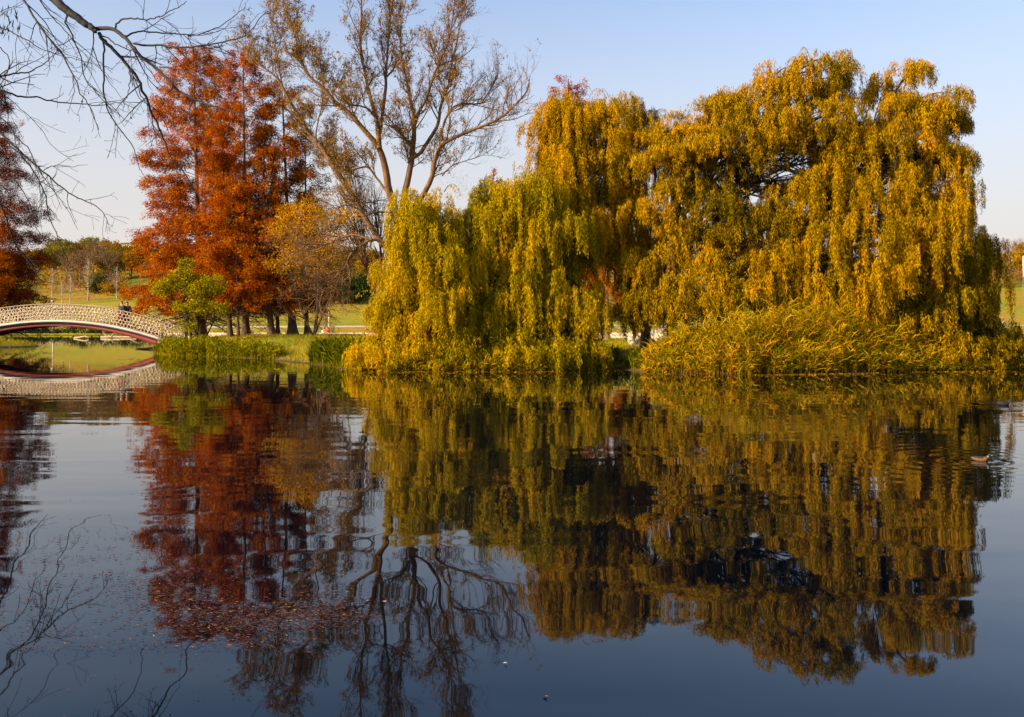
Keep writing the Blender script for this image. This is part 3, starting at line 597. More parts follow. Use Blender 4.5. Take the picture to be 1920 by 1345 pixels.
# ---- foreground overhanging tree
near = []
def cz(pl): return [(x/2.802, y/2.802) for x, y in pl]
near_polys = [
 ([(-260,-420),(-60,-260),(120,-130),(260,-20),(340,50),(430,110),(490,150),(520,175)], .13, .055, (0, 0)),
 ([(490,150),(600,155),(680,210),(740,280),(840,350),(920,430),(1040,500),(1200,550),(1345,600)], .045, .010, (0, -1.5)),
 ([(520,175),(560,230),(630,320),(690,400),(720,490),(750,600),(800,720),(850,820),(920,910),(1000,1030)], .040, .009, (0, .8)),
 ([(520,180),(540,300),(540,450),(550,560),(600,650),(700,760),(740,880),(780,930)], .022, .005, (0, 1)),
 ([(600,155),(640,110),(720,100),(800,95),(860,80),(930,40),(980,0)], .020, .007, (0, -1)),
 ([(660,195),(720,170),(820,180),(930,195),(1050,185),(1150,150),(1240,90),(1300,50)], .020, .006, (0, 1)),
 ([(700,230),(830,240),(940,245),(1060,240),(1180,215),(1280,180),(1345,120),(1400,60)], .024, .007, (0, -1)),
 ([(90,-100),(120,-10),(180,100),(260,220),(340,330),(400,430),(450,530),(490,620),(525,720)], .026, .007, (.5, -.5)),
 ([(170,-80),(190,-10),(250,100),(330,200),(380,270),(430,310)], .016, .005, (.3, 0)),
 ([(340,60),(350,130),(380,200),(420,300),(460,420),(530,510),(600,600)], .020, .006, (.1, 1)),
 ([(-200,380),(0,400),(100,385),(180,375),(240,330),(300,290)], .026, .006, (.5, 1)),
 ([(-200,430),(0,465),(100,500),(200,515),(300,545),(450,565),(560,570),(640,560)], .026, .006, (.5, 1.5)),
 ([(-100,90),(30,150),(130,210),(230,270),(330,300),(450,320),(540,350)], .014, .004, (.5, 0)),
 ([(480,150),(480,240),(500,330),(540,400),(640,540)], .014, .004, (0, 1)),
 ([(520,180),(600,230),(700,270),(760,340),(840,450),(900,500)], .016, .004, (0, -1)),
 ([(700,400),(740,520),(830,600),(900,720),(950,820)], .012, .004, (.5, 1)),
 ([(840,350),(960,380),(1040,470),(1130,500)], .014, .004, (-.8, -1.5)),
 ([(690,400),(670,450),(650,520),(640,600)], .012, .004, (.5, 1)),
 ([(-200,500),(0,700),(100,800),(230,900),(300,970),(400,1040),(480,1090),(540,1150),(560,1210)], .030, .006, (5, 5)),
 ([(230,900),(300,880),(380,885),(460,870)], .012, .004, (5, 5.5)),
 ([(-200,800),(0,1060),(50,1180),(100,1290),(190,1400),(260,1500)], .030, .006, (4, 5)),
 ([(-150,520),(0,620),(60,690),(140,760),(190,850),(250,950),(330,1060),(400,1180)], .020, .005, (5, 4)),
 ([(100,800),(180,900),(240,1000),(280,1120),(340,1290),(400,1400),(490,1455),(600,1462)], .020, .004, (5, 6)),
 ([(0,250),(60,330),(0,480),(80,560),(180,660),(240,760),(330,820),(410,800)], .012, .004, (3, 4)),
 ([(20,180),(0,100),(60,60),(150,30)], .012, .004, (1, 1)),
 ([(0,900),(100,960),(170,1080),(210,1200),(300,1330),(420,1380)], .014, .004, (5, 5)),
]
ND = 20.0
troot = thing('overhanging_tree', 'bare dark branches of a near tree hanging over the water in the upper left corner', 'tree', G(-14.2, 19))
tb = MB(); tips = []
pl2 = [(cz(a), b, c, d) for a, b, c, d in near_polys]
L0 = limbs_from(pl2, ND, tb, 5)
for k, (pts, rad) in enumerate(L0):
    grow(tb, pts, rad, 0, [(2.7 if k else .8, (.35, 1.2), -.10, .8, .12), (3.0, (.12, .5), -.02, .85, .1)], tips)
base = np.array(G(-14.2, 19))
sm = smooth_path([base, base+np.array([.1, .1, 2.5]), base+np.array([.0, .3, 5.0]), base+np.array([.3, .5, 8.0]), base+np.array([.9, .8, 11.5])], 20)
tb.tube(sm, np.concatenate([[.62, .48], np.linspace(.42, .2, 18)]), 14)
for k in (0, 7, 8, 10, 11, 12, 18, 20, 21, 23, 24, 25):
    p1 = L0[k][0][0]; r1 = L0[k][1][0]
    z_ = np.clip(p1[2]-.8, 2.5, 11); p0 = np.array([np.interp(z_, sm[:, 2], sm[:, q]) for q in range(3)])
    tb.tube(smooth_path([p0, (p0+p1)/2+np.array([0, 0, .35]), p1], 8), np.linspace(max(.05, r1*1.5), r1, 8), 8)
tb.build('trunk', M['bark_near'], troot, smooth=True)
cb = MB(); P = []
for _ in range(42):
    P.append(at(R.uniform(-10, 45), R.uniform(5, 62), 20.6+R.uniform(-.3, .3)))
for _ in range(14):
    p = tips[R.integers(len(tips))][R.integers(2, 6)]; P.append(p)
P = np.array(P); n = len(P)
cb.leaves(P, np.stack([R.normal(size=n)*.35, R.normal(size=n)*.3, -np.ones(n)], -1), np.where(np.arange(n) < 42, R.uniform(.15, .26, n), .06), np.where(np.arange(n) < 42, .028, .05), R.uniform(0, 1, n))
cb.build('leaves', M['darkleaf'], troot)
print('near', time.time()-T0)

# ---- generic rounded trees / shrubs
def cloud(cb, lobes, n_cl, per, sz, lL, lW, hue, fall=.0, vs=.14):
    w = np.array([r[0]*r[1]*r[2] for c, r in lobes]); w = w/w.sum()
    k = R.choice(len(lobes), n_cl, p=w)
    for i in range(n_cl):
        c, r = lobes[k[i]]; d = norm(R.normal(size=3)); q = R.uniform(.25, 1)**.5
        p = np.array(c)+d*np.array(r)*q
        hv = np.clip(hue+R.normal()*.15, 0, 1); n = per
        P = p+R.normal(size=(n, 3))*sz*np.array([1, 1, .75])
        cb.leaves(P, np.stack([R.normal(size=n), R.normal(size=n), R.normal(size=n)*.7-fall], -1), R.uniform(lL*.7, lL*1.3, n), R.uniform(lW*.7, lW*1.3, n), np.clip(hv+R.normal(size=n)*vs, 0, 1))

def round_tree(name, label, cat, foot, lobes, mat, barkm, n_cl, per, sz, lL, lW, hue, stems=None, r0=.2, group=None, sub=14):
    """lobes relative to the foot, metres"""
    foot = np.array(foot, float)
    root = thing(name, label, cat, foot, group)
    tb = MB(); cb = MB()
    L_ = [(foot+np.array(c), r) for c, r in lobes]
    for st in (stems or [(0, 0)]):
        s0 = foot+np.array([st[0], st[1], 0])
        for c, r in (L_ if len(L_) <= 5 else [L_[i] for i in R.choice(len(L_), 4, replace=False)]):
            p = limb(tb, s0, c, r0/len(stems or [1])**.5, r0*.2, .1, 9, 7)
            for _ in range(sub):
                limb(tb, p[R.integers(4, 9)], c+norm(R.normal(size=3))*np.array(r)*.9, r0*.15, .012, .2, 6, 3, .05)
    cloud(cb, L_, n_cl, per, sz, lL, lW, hue)
    tb.build('trunk', M[barkm], root, smooth=True); cb.build('crown', M[mat], root)
    return root

# yellow-green shrub tree in front of the cypresses
f = GP(358, 67.5)
def rel(px, py, D, r): return (tuple(at(px, py, D)-np.array(f)), r)
round_tree('small_tree', 'small yellow green multi stemmed tree at the bridge end in front of the orange cypress', 'tree', f,
  [rel(345,525,67.5,(1.0,1.0,.8)), rel(312,540,67.5,(.9,1.0,.6)), rel(375,540,67.5,(1.1,1.1,.9)), rel(405,535,67.5,(.9,.9,.7)), rel(350,580,67.3,(1.0,.9,.7)), rel(375,575,67,(1.0,.8,.6)), rel(410,580,67,(.7,.7,.5)), rel(345,612,66.8,(.8,.6,.35)), rel(350,497,67.5,(.6,.7,.4))],
  'shrub', 'bark', 300, 42, .17, .14, .075, .5, stems=[(-.35, 0), (.2, .1), (.55, -.1)], r0=.12)
f = GP(588, 72)
round_tree('golden_tree', 'golden orange leafy tree behind the low limbs of the bare tree', 'tree', f,
  [rel(570,400,72,(2.2,1.6,.9)), rel(530,435,72,(1.5,1.4,1.0)), rel(610,430,72,(2.2,1.5,1.0)), rel(650,400,73,(1.2,1.0,.7)), rel(580,470,72,(2.6,1.5,.9)), rel(655,460,73,(1.3,1.0,1.0)), rel(610,500,73,(1.8,1.2,.7)), rel(540,495,72,(1.4,1.2,.8))],
  'amber', 'bark', 330, 30, .34, .17, .08, .75, r0=.11, sub=16)
f = GP(735, 90)
round_tree('twiggy_tree', 'hazy brown leafless tree with fine twigs behind the fork of the bare tree', 'tree', f,
  [rel(665,330,90,(2.2,2,1.8)), rel(700,380,90,(2.6,2,2)), rel(640,380,90,(2,2,1.6)), rel(850,350,90,(1.8,2,1.8)), rel(690,430,90,(2.4,2,1.6)), rel(790,400,90,(3,2,2))],
  'twigs', 'bark_bare', 130, 24, .55, .40, .016, .5, r0=.2, sub=90)
print('round', time.time()-T0)

# ---- hillside trees: a few prototypes, copied
def on_hill(px, py_foot):
    """first ground point seen at this pixel beyond the far shore"""
    for D in np.arange(191, 420, 1.0):
        x = (px-960)/F*D; z = gz(x, D)
        if HY+(CH-z)*F/D <= py_foot: return (x, D, z-.1)
    return (x, 330, gz(x, 330)-.1)
def on_depth(px, D): return GP(px, D)

protos = {}
def proto(kind):
    if kind in protos: return copy_tree(protos[kind])
    o = (0, 0, 0)
    if kind == 'golden':
        t = round_tree('broadleaf_tree', '', '', o, [((0,0,6),(3,3,2.6)), ((-2,0.5,4.6),(2.2,2.2,1.9)), ((2,-.5,4.8),(2.3,2.3,2)), ((.4,1,7.8),(1.8,1.8,1.5))], 'gold', 'bark', 150, 34, .42, .40, .24, .4, r0=.22)
    elif kind == 'olive':
        t = round_tree('broadleaf_tree', '', '', o, [((0,0,5.5),(3.2,3,2.6)), ((-2.2,0.5,4),(2.2,2.2,1.9)), ((2.2,-.5,4.6),(2.1,2.3,2))], 'olive', 'bark', 140, 34, .42, .40, .24, .5, r0=.22)
    elif kind == 'green':
        t = round_tree('evergreen_shrub', '', '', o, [((0,0,2.6),(2.8,2.5,2.3)), ((2.4,0,2),(2,2,1.7)), ((-2.2,.5,1.8),(1.8,2,1.6))], 'darkgreen', 'bark', 140, 34, .36, .36, .22, .35, r0=.18)
    elif kind == 'birch':
        t = thing('birch_tree', '', '', o); tb = MB(); p = trunk_tube(tb, [(0,0,0),(.1,0,3),(0,.1,6),(.1,0,9.5)], .17, .03, 7, 1.2); tp = []
        grow(tb, p, np.linspace(.17, .03, len(p)), 0, [(5.0, (1.2, 3.0), .35, .9, .3), (4, (.4, 1.2), .25, .8, .2)], tp)
        tb.build('trunk', M['birch'], t, smooth=True); cb = MB()
        cloud(cb, [((0,0,6.5),(2.2,2.2,2.6))], 60, 20, .45, .32, .03, .6); cb.build('crown', M['twigs'], t)
    elif kind == 'bare':
        t = thing('leafless_tree', '', '', o); tb = MB(); tp = []
        p = trunk_tube(tb, [(0,0,0),(.1,0,2),(0,.1,4)], .26, .14, 7, 1.3)
        for a in range(7):
            e = p[-1-(a % 3)]; q = smooth_path([e, e+np.array([math.cos(a*.9)*1.0, math.sin(a*.9)*1.0, 1.8]), e+np.array([math.cos(a*.9)*2.6, math.sin(a*.9)*2.6, 4.2+R.uniform(-.6, .8)])], 8)
            rr = np.linspace(.1, .03, 8); tb.tube(q, rr, 5); grow(tb, q, rr, 0, [(3.2, (1.0, 2.4), .25, .9, .2), (3.6, (.4, 1.1), .2, .8, .2)], tp)
        tb.build('trunk', M['bark_bare'], t, smooth=True); cb = MB()
        cloud(cb, [((0,0,6.6),(3,3,2.4))], 70, 20, .5, .36, .026, .5); cb.build('crown', M['twigs'], t)
    elif kind == 'pine':
        t = thing('pine_tree', '', '', o); tb = MB(); cb = MB(); p = trunk_tube(tb, [(0,0,0),(.1,0,4),(-.1,.1,8),(0,0,12)], .24, .06, 7, 1.3)
        for i in range(26):
            f_ = .42+.58*(i+.5)/26; z_ = 12*f_; a = i*2.4; L_ = (3.1-2.2*((f_-.42)/.58))*R.uniform(.7, 1.1)
            e = np.array([math.cos(a)*L_, math.sin(a)*L_, z_+.25*L_]); s0 = np.array([0, 0, z_]); tb.tube(np.array([s0, (s0+e)/2, e]), .05, 4)
            cloud(cb, [((s0*.35+e*.65), (L_*.36, L_*.36, .22))], 7, 26, .26, .3, .09, .5)
        tb.build('trunk', M['bark_red'], t, smooth=True); cb.build('crown', M['darkgreen'], t)
    protos[kind] = t
    return t
def hill(kind, px, D, s, label, cat='tree', group=None, rot=None, foot=None):
    t = proto(kind); p = GP(px, D) if foot is None else foot
    t.location = p; t.scale = (s, s, s*R.uniform(.92, 1.08)); t.rotation_euler = (0, 0, R.uniform(0, 6.28) if rot is None else rot)
    tag(t, label, cat, group)
    return t
H_ = [
 ('birch', 165, 252, 1.05, 'pale trunked birch standing alone on the slope above the crown of the bridge'),
 ('birch', 132, 246, .75, 'small pale trunked tree on the slope just left of the lone birch'),
 ('birch', 116, 244, .62, 'thin yellowish sapling on the slope behind the bridge lamp'),
 ('birch', 219, 256, .85, 'pale slender birch on the slope left of the orange cypress skirt'),
 ('birch', 98, 262, .8, 'thin birch on the slope at the edge of the crimson cypress'),
 ('green', 188, 268, 1.15, 'dark evergreen shrub in shade on the slope behind the lone birch'),
 ('green', 207, 272, 1.3, 'larger dark evergreen thicket right of the lone birch'),
 ('bare', 150, 285, 1.2, 'brown twiggy tree on the hillside above the lone birch'),
 ('bare', 175, 296, 1.3, 'greyish leafless tree high on the slope below the golden ridge trees'),
 ('bare', 125, 290, 1.1, 'leafless brown tree on the slope right of the crimson cypress'),
 ('bare', 205, 292, 1.2, 'pale brown leafless tree between the dark thicket and the ridge'),
 ('golden', 208, 318, 1.25, 'bright golden round tree on the ridge left of the orange cypress'),
 ('golden', 228, 310, 1.1, 'yellow tree just below the ridge beside the orange cypress'),
 ('olive', 128, 322, 1.35, 'olive brown round tree on the ridge right of the crimson cypress'),
 ('olive', 168, 330, 1.2, 'olive tree in the middle of the left ridge'),
 ('golden', 186, 316, .95, 'small golden tree on the ridge beside the pale house'),
 ('golden', 245, 300, 1.0, 'yellow green tree on the slope partly hidden by the orange cypress'),
 ('olive', 100, 305, 1.2, 'olive tree on the hillside half hidden by the crimson cypress'),
 ('golden', 60, 300, 1.2, 'golden tree glimpsed through the crimson cypress'),
 ('green', 640, 240, 1.6, 'dark green broad tree on the slope behind the low limbs of the bare tree'),
 ('green', 672, 246, 1.5, 'dark green tree on the slope left of the first willow'),
 ('green', 610, 250, 1.4, 'dark green tree on the slope behind the right edge of the cypress clump'),
 ('birch', 706, 262, .8, 'little white stemmed birch on the slope left of the first willow'),
 ('golden', 690, 275, 1.3, 'golden tree on the hill just left of the first willow'),
 ('olive', 655, 285, 1.4, 'olive tree on the hill behind the bare tree trunk'),
 ('golden', 625, 290, 1.3, 'golden brown tree on the hill behind the golden orange tree'),
 ('pine', 1843, 326, 1.0, 'flat topped dark pine on the ridge right of the largest willow'),
 ('bare', 1872, 330, 1.05, 'pinkish leafless tree on the ridge right of the pine'),
 ('bare', 1893, 326, .95, 'second pinkish leafless tree on the ridge near the right edge of the photo'),
 ('golden', 1918, 316, .95, 'golden bush like tree at the right edge of the photo below the ridge'),
 ('green', 1906, 306, .8, 'green bush on the right hand slope under the ridge trees'),
 ('bare', 1915, 332, 1.0, 'reddish leafless tree on the ridge cut by the right edge of the photo'),
 ('golden', 148, 322, 1.0, 'small golden tree on the ridge between the two olive trees'),
 ('olive', 110, 328, 1.3, 'broad olive tree on the ridge nearest the crimson cypress'),
 ('golden', 265, 322, 1.2, 'golden tree on the ridge touching the outline of the broad orange cypress'),
 ('olive', 200, 300, 1.15, 'olive brown tree on the hillside above the dark thicket'),
 ('bare', 190, 306, 1.3, 'pale grey brown leafless tree below the pale yellow house'),
 ('golden', 1900, 285, .75, 'orange bush on the right hand slope above the walking person'),
 ('golden', 1875, 300, .7, 'small orange bush on the right hand slope below the pine'),
 ('olive', 1850, 290, .9, 'olive bush on the right hand slope beside the willow edge'),
 ('golden', 310, 300, 1.2, 'golden tree on the hill seen between the cypress trunks'),
 ('olive', 480, 290, 1.3, 'olive tree on the hill behind the middle of the cypress clump'),
 ('golden', 400, 285, 1.1, 'yellow tree on the hill behind the broad orange cypress'),
 ('olive', 545, 280, 1.2, 'olive tree on the hill behind the dark red cypress'),
]
for k, px, D, s, lab in H_:
    hill(k, px, D, s, lab)
for k in (1150, 1000, 900, 1250, 1350, 1450, 780):
    hill('golden' if k % 100 else 'olive', k, R.uniform(285, 330), R.uniform(1.1, 1.4), 'tree on the far hill hidden behind the willow crowns', group='hill trees behind the willows')
for nm_, mat_, seed_, hue_, lab_ in (('hillside_wood', 'twigs', 0, .55, 'hazy brown leafless wood covering the hillside above the bridge'), ('hillside_thicket', 'gold', 3, .45, 'golden and rust coloured thicket mixed into the hillside wood above the bridge')):
    cb = MB(); lo = []
    for _ in range(150):
        px_ = R.uniform(-60, 720) if R.uniform() < .78 else R.uniform(1835, 1990); D_ = R.uniform(250 if px_ < 320 else 272, 338)
        x_ = (px_-960)/F*D_; zz_ = gz(x_, D_); h_ = R.uniform(1.6, 4.2)
        lo.append(((x_, D_, zz_+h_*.9), (R.uniform(2, 4), 3, h_)))
    cloud(cb, lo, 2000 if seed_ == 0 else 950, 34, .7, .85 if seed_ == 0 else .5, .05 if seed_ == 0 else .32, hue_, vs=.22)
    tag(cb.build(nm_, M[mat_]), lab_, 'wood', kind='stuff')
# far wooded ridge as a mass
cb = MB(); lo = []
for x in np.arange(-260, 260, 5.5):
    px = x/345*F+960
    if 1780 < px < 1960: continue
    y = 345+R.uniform(-8, 14); lo.append(((x, y, gz(x, y)+2.4), (R.uniform(3, 4.6), 4, R.uniform(2.4, 4.4))))
for x in np.arange(-210, -90, 7):
    y = 300+R.uniform(-15, 20); lo.append(((x, y, gz(x, y)+1.6), (R.uniform(2, 3.4), 3, R.uniform(1.6, 3.0))))
cloud(cb, lo, 2300, 30, .8, .75, .5, .35, vs=.25)
tag(cb.build('distant_wood', M['gold']), 'olive and gold wood along the ridge of the far hill', 'wood', kind='stuff')
print('hill', time.time()-T0)

# ------------------------------------------------------------------ reeds and grass
def blades(mb, P, H, lean, W, var, seg=3):
    """curved tapering blades, vectorised"""
    n = len(P); az = R.uniform(0, 2*math.pi, n); d = np.stack([np.cos(az), np.sin(az), np.zeros(n)], -1)
    s = np.stack([-np.sin(az+R.normal(size=n)), np.cos(az), np.zeros(n)], -1); s = norm(s)
    lv = lean*R.uniform(.3, 1.4, n); rows = []
    for k in range(seg+1):
        t = k/seg; w = W*(1-t**1.5)*.5+.001
        c = P+np.stack([np.zeros(n), np.zeros(n), H*(t-.25*lv*t*t)], -1)+d*(H*lv*t*t)[:, None]
        rows.append(c-s*np.reshape(w, (-1, 1))); rows.append(c+s*np.reshape(w, (-1, 1)))
    v = np.stack(rows, 1); m = 2*(seg+1)
    q = np.concatenate([np.arange(n)[:, None]*m+np.array([2*k, 2*k+1, 2*k+3, 2*k+2]) for k in range(seg)])
    mb.add(v.reshape(-1, 3), q=q, var=np.tile(var, seg))

def reeds(name, label, pts, H, mat, hue, leaves=7, W=.035, plumes=0, parent=None, lean_dir=(.35, -.1)):
    mb = MB(); pb = MB(); n = len(pts)
    for i in range(n):
        x, y = pts[i]; h = H[i]*R.uniform(.75, 1.1); z = max(gz(x, y), -.05)
        b = np.array([x, y, z-.05]); ld = np.array([lean_dir[0]+R.normal()*.3, lean_dir[1]+R.normal()*.3, 0])*.35
        t = np.linspace(0, 1, 5)[:, None]; st = b+ld*h*t*t+np.array([0, 0, 1])*h*t
        hv = np.clip(hue+R.normal()*.28, 0, 1)
        mb.tube(st, np.linspace(.011, .005, 5), 3, var=min(1, hv+.2), cap=False)
        m = leaves; tt = R.uniform(.15, 1, m)
        P = np.stack([np.interp(tt, t[:, 0], st[:, q]) for q in range(3)], -1)
        az = R.uniform(0, 2*math.pi, m); dx = np.stack([np.cos(az)+lean_dir[0]*1.2, np.sin(az)+lean_dir[1], R.uniform(.5, 1.8, m)], -1)
        L_ = R.uniform(.35, .75, m)*min(1.0, H[i]/1.6+.2); D1 = norm(dx); D2 = norm(D1+np.array([0, 0, -1.0])*R.uniform(.2, 1.15, m)[:, None])
        mid = P+D1*L_[:, None]*.5; tip = mid+D2*L_[:, None]*.6
        S = norm(np.cross(D1, R.normal(size=(m, 3))))*(W*R.uniform(.6, 1.2, m))[:, None]*.5
        v = np.stack([P-S*.5, P+S*.5, mid+S, mid-S, tip+S*.1, tip-S*.1], 1)
        q = np.concatenate([np.arange(m)[:, None]*6+np.array([0, 1, 2, 3]), np.arange(m)[:, None]*6+np.array([3, 2, 4, 5])])
        mb.add(v.reshape(-1, 3), q=q, var=np.tile(np.clip(hv+R.normal(size=m)*.12, 0, 1), 2))
        if plumes and R.uniform() < plumes:
            k = 16; u = R.uniform(0, 1, k); P = st[-1]+np.array([0, 0, .25])*u[:, None]+ld*.3*u[:, None]
            mb.leaves(P, R.normal(size=(k, 3))*.5+np.array([.6, 0, .5]), .12, .035, np.full(k, 1.0))
    return tag(mb.build(name, mat), label, 'reeds', kind='stuff')

def shore_pts(x0, x1, n, depth, poly_front):
    """points just inside the shoreline polyline"""
    fx = np.array([p[0] for p in poly_front]); fy = np.array([p[1] for p in poly_front])
    x = R.uniform(x0, x1, n); y = np.interp(x, fx, fy)+R.uniform(0, 1, n)**1.3*depth-.15
    return np.stack([x, y], -1)
front = [(-28.4,76.2),(-25.8,69.5),(-22.4,63),(-18,60),(-14.6,57),(-12,52),(-9.6,48),(-7,42.2),(-3.7,41.6),(.9,41.6),(3.3,43),(4.2,45.6),(5.0,44.5),(5.4,40.6),(9.5,39),(14.2,40.2),(19.5,42),(24.6,44.6)]
p = shore_pts(5.5, 23.6, 4200, 3.4, front)
xx = p[:, 0]; yy = p[:, 1]-np.interp(xx, [q[0] for q in front], [q[1] for q in front])
pxx = xx/p[:, 1]*F+960
Hh = np.interp(pxx, [1190, 1230, 1300, 1380, 1450, 1560, 1640, 1720, 1800, 1900], [.5, 1.1, 1.8, 2.3, 2.5, 2.5, 2.0, 1.4, 1.0, .5])*(.40+.60*sst(0, 1.3, yy))*R.uniform(.7, 1.15, len(p))*(1+.28*wob(xx*2.1, p[:, 1]*2.1))
gm = (wob(p[:, 0]*1.3+4, p[:, 1]*1.9) < .32) | (R.uniform(size=len(p)) < .3); p = p[gm]; Hh = Hh[gm]
reeds('reeds', 'tall yellow green reeds with drooping blades in front of the two right hand willows', p, Hh, M['reed'], .60, 9, .036, .05, lean_dir=(.1, -.1))
p = shore_pts(-26.2, -13.8, 2500, 3.0, front); Hh = np.where(p[:, 0] < -25.3, .5, R.uniform(.45, 1.05, len(p))*(1.05+.35*wob(p[:, 0]*2, p[:, 1]*2)))*np.interp(p[:, 0], [-20, -14], [1, .55])
reeds('reeds', 'bright green reeds along the bank in front of the cypress clump', p, Hh, M['reed_green'], .55, 6, .05)
p = shore_pts(-10.6, -7.2, 900, 3.0, front)+np.array([0, .2]); Hh = R.uniform(.7, 1.15, len(p))
reeds('reeds', 'dark green reed tuft on the bank just left of the first willow', p, Hh, M['reed_green'], .12, 6, .045)
p = shore_pts(3.9, 6.6, 260, 1.6, front)+np.array([0, 1.0]); Hh = R.uniform(.4, .9, len(p))
reeds('reeds', 'small dark reed tuft at the edge of the gap between the willows', p, Hh, M['reed_green'], .1, 6, .04)
p = shore_pts(-7.2, 3.4, 1500, 1.0, front)+np.array([0, -.1]); Hh = R.uniform(.2, .6, len(p))
reeds('reeds', 'low yellowed sedge fringe at the waterline under the two greener willows', p, Hh, M['reed'], .5, 6, .04)
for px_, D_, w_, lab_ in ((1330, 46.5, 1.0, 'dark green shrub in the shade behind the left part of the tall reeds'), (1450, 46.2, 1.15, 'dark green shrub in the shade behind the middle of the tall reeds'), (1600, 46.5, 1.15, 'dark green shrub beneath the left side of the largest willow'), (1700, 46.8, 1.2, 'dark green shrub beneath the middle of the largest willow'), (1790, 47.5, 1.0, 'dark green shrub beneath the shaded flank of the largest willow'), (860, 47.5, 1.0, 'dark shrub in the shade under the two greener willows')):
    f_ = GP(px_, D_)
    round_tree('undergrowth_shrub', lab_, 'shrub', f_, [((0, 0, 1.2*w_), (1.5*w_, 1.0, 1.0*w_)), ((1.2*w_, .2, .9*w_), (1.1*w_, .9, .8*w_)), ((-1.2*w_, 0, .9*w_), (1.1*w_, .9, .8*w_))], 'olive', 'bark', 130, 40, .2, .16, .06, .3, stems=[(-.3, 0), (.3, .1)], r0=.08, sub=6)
# low grass on the island
n = 90000
gx = R.uniform(-29, 9, n); gy = R.uniform(42, 92, n)
s = sdf(ISL, gx, gy); pxg = gx/gy*F+960
k = (s > .15) & (((pxg > 285) & (pxg < 690)) | ((pxg > 1090) & (pxg < 1240))); gx, gy = gx[k], gy[k]
zz = height(gx, gy); n = len(gx)
mb = MB(); blades(mb, np.stack([gx, gy, zz-.02], -1), R.uniform(.10, .26, n)*(1+.6*(wob(gx*1.7, gy*1.7) > .25)), .5, .028, np.clip(.5+wob(gx*.5, gy*.5)*.6+R.normal(size=n)*.15, 0, 1), 2)
tag(mb.build('grass', M['grass']), 'short sunlit grass on the island between the cypresses and the willows', 'grass', kind='stuff')
# grass tongue on the left bank
n = 6000; gx = R.uniform(-53, -42.5, n); gy = R.uniform(64, 98, n); k = sdf(LEFT, gx, gy) > .1; gx, gy = gx[k], gy[k]; n = len(gx)
mb = MB(); blades(mb, np.stack([gx, gy, height(gx, gy)-.02], -1), R.uniform(.25, .6, n), .6, .05, R.uniform(.2, .9, n), 3)
tag(mb.build('grass', M['grass']), 'tuft of bank grass under the left end of the bridge', 'grass', kind='stuff')
# twig litter along the willow waterline
print('reeds', time.time()-T0)

mb = MB(); tb_ = MB(); cb = MB(); lo = [((x_, 191.0, 1.0+.25*math.sin(x_*.5)), (1.6, 1.0, 1.15+.3*math.sin(x_*.23))) for x_ in np.arange(-118, -72, 1.6)]
hr = thing('hedge', 'dark green clipped hedge along the far shore, seen under the bridge arch', 'hedge', (-95, 191.0, .3))
cloud(cb, lo, 620, 34, .35, .28, .14, .2); cb.build('foliage', M['darkgreen'], hr)
n = 3200; px_ = R.uniform(640, 1930, n); fx = np.array([q[0] for q in front]); fy = np.array([q[1] for q in front])
x_ = (px_-960)/F*40.5; y_ = np.interp(x_, fx, fy)-.3-R.exponential(.9, n); sd_ = sdf(ISL, x_, y_); k = (sd_ < -.1) & (wob(x_*.8, y_*1.2) > -.25); x_, y_ = x_[k], y_[k]; n = len(x_)
mb = MB(); mb.leaves(np.stack([x_, y_, np.full(n, .008)], -1), np.stack([R.normal(size=n), R.normal(size=n), np.zeros(n)], -1), R.uniform(.05, .12, n), R.uniform(.02, .045, n), R.uniform(.2, 1, n), up=np.zeros((n, 3))+np.array([0, 0, 1.0]))
tag(mb.build('floating_leaves', M['gold']), 'fallen yellow willow leaves floating along the waterline of the island', 'leaves', kind='stuff')
n = 26000; x_ = R.uniform(-29, 8, n); y_ = R.uniform(44, 90, n); k = (sdf(ISL, x_, y_) > .3) & (wob(x_*.6, y_*.6) > -.1); x_, y_ = x_[k], y_[k]; n = len(x_)
mb = MB(); mb.leaves(np.stack([x_, y_, height(x_, y_)+.03], -1), np.stack([R.normal(size=n), R.normal(size=n), R.normal(size=n)*.2], -1), R.uniform(.08, .16, n), R.uniform(.03, .07, n), R.uniform(.2, 1, n))
tag(mb.build('leaf_litter', M['cypress']), 'rust coloured fallen leaves lying on the island grass', 'leaves', kind='stuff')
# floating weed and leaves
mb = MB(); P = []
cl = []
for _ in range(150):
    px = R.uniform(-20, 330); py = R.uniform(1000, 1240); cl.append((px, py, R.uniform(10, 40), R.uniform(2, 6), R.integers(4, 16)))
for _ in range(300):
    px = R.uniform(270, 650); py = np.interp(px, [270, 420, 650], [1100, 1175, 1140])+R.normal()*24; cl.append((px, py, R.uniform(18, 60), R.uniform(4, 9), R.integers(10, 30)))
for _ in range(50):
    px = R.uniform(80, 450); py = R.uniform(900, 1345); cl.append((px, py, R.uniform(6, 20), 2, R.integers(1, 5)))
for px, py, sx_, sy_, k in cl:
    for _ in range(k):
        a, b = px+R.normal()*sx_, py+R.normal()*sy_; D = 3600/(b-610); P.append(((a-960)/F*D, D, .006+R.uniform(0, .004)))
P = np.array(P); n = len(P); az = R.normal(size=n)*.9
mb.leaves(P, np.stack([np.cos(az), np.sin(az)*.8, np.zeros(n)], -1), R.uniform(.012, .055, n)*P[:, 1]/8, R.uniform(.002, .008, n)*P[:, 1]/8, R.uniform(0, 1, n), up=np.array([0, 0, 1.0])+np.zeros((n, 3)))
tag(mb.build('floating_weeds', M['litter']), 'pinkish brown weed and leaf scraps floating on the near water at lower left', 'floating weeds', kind='stuff')
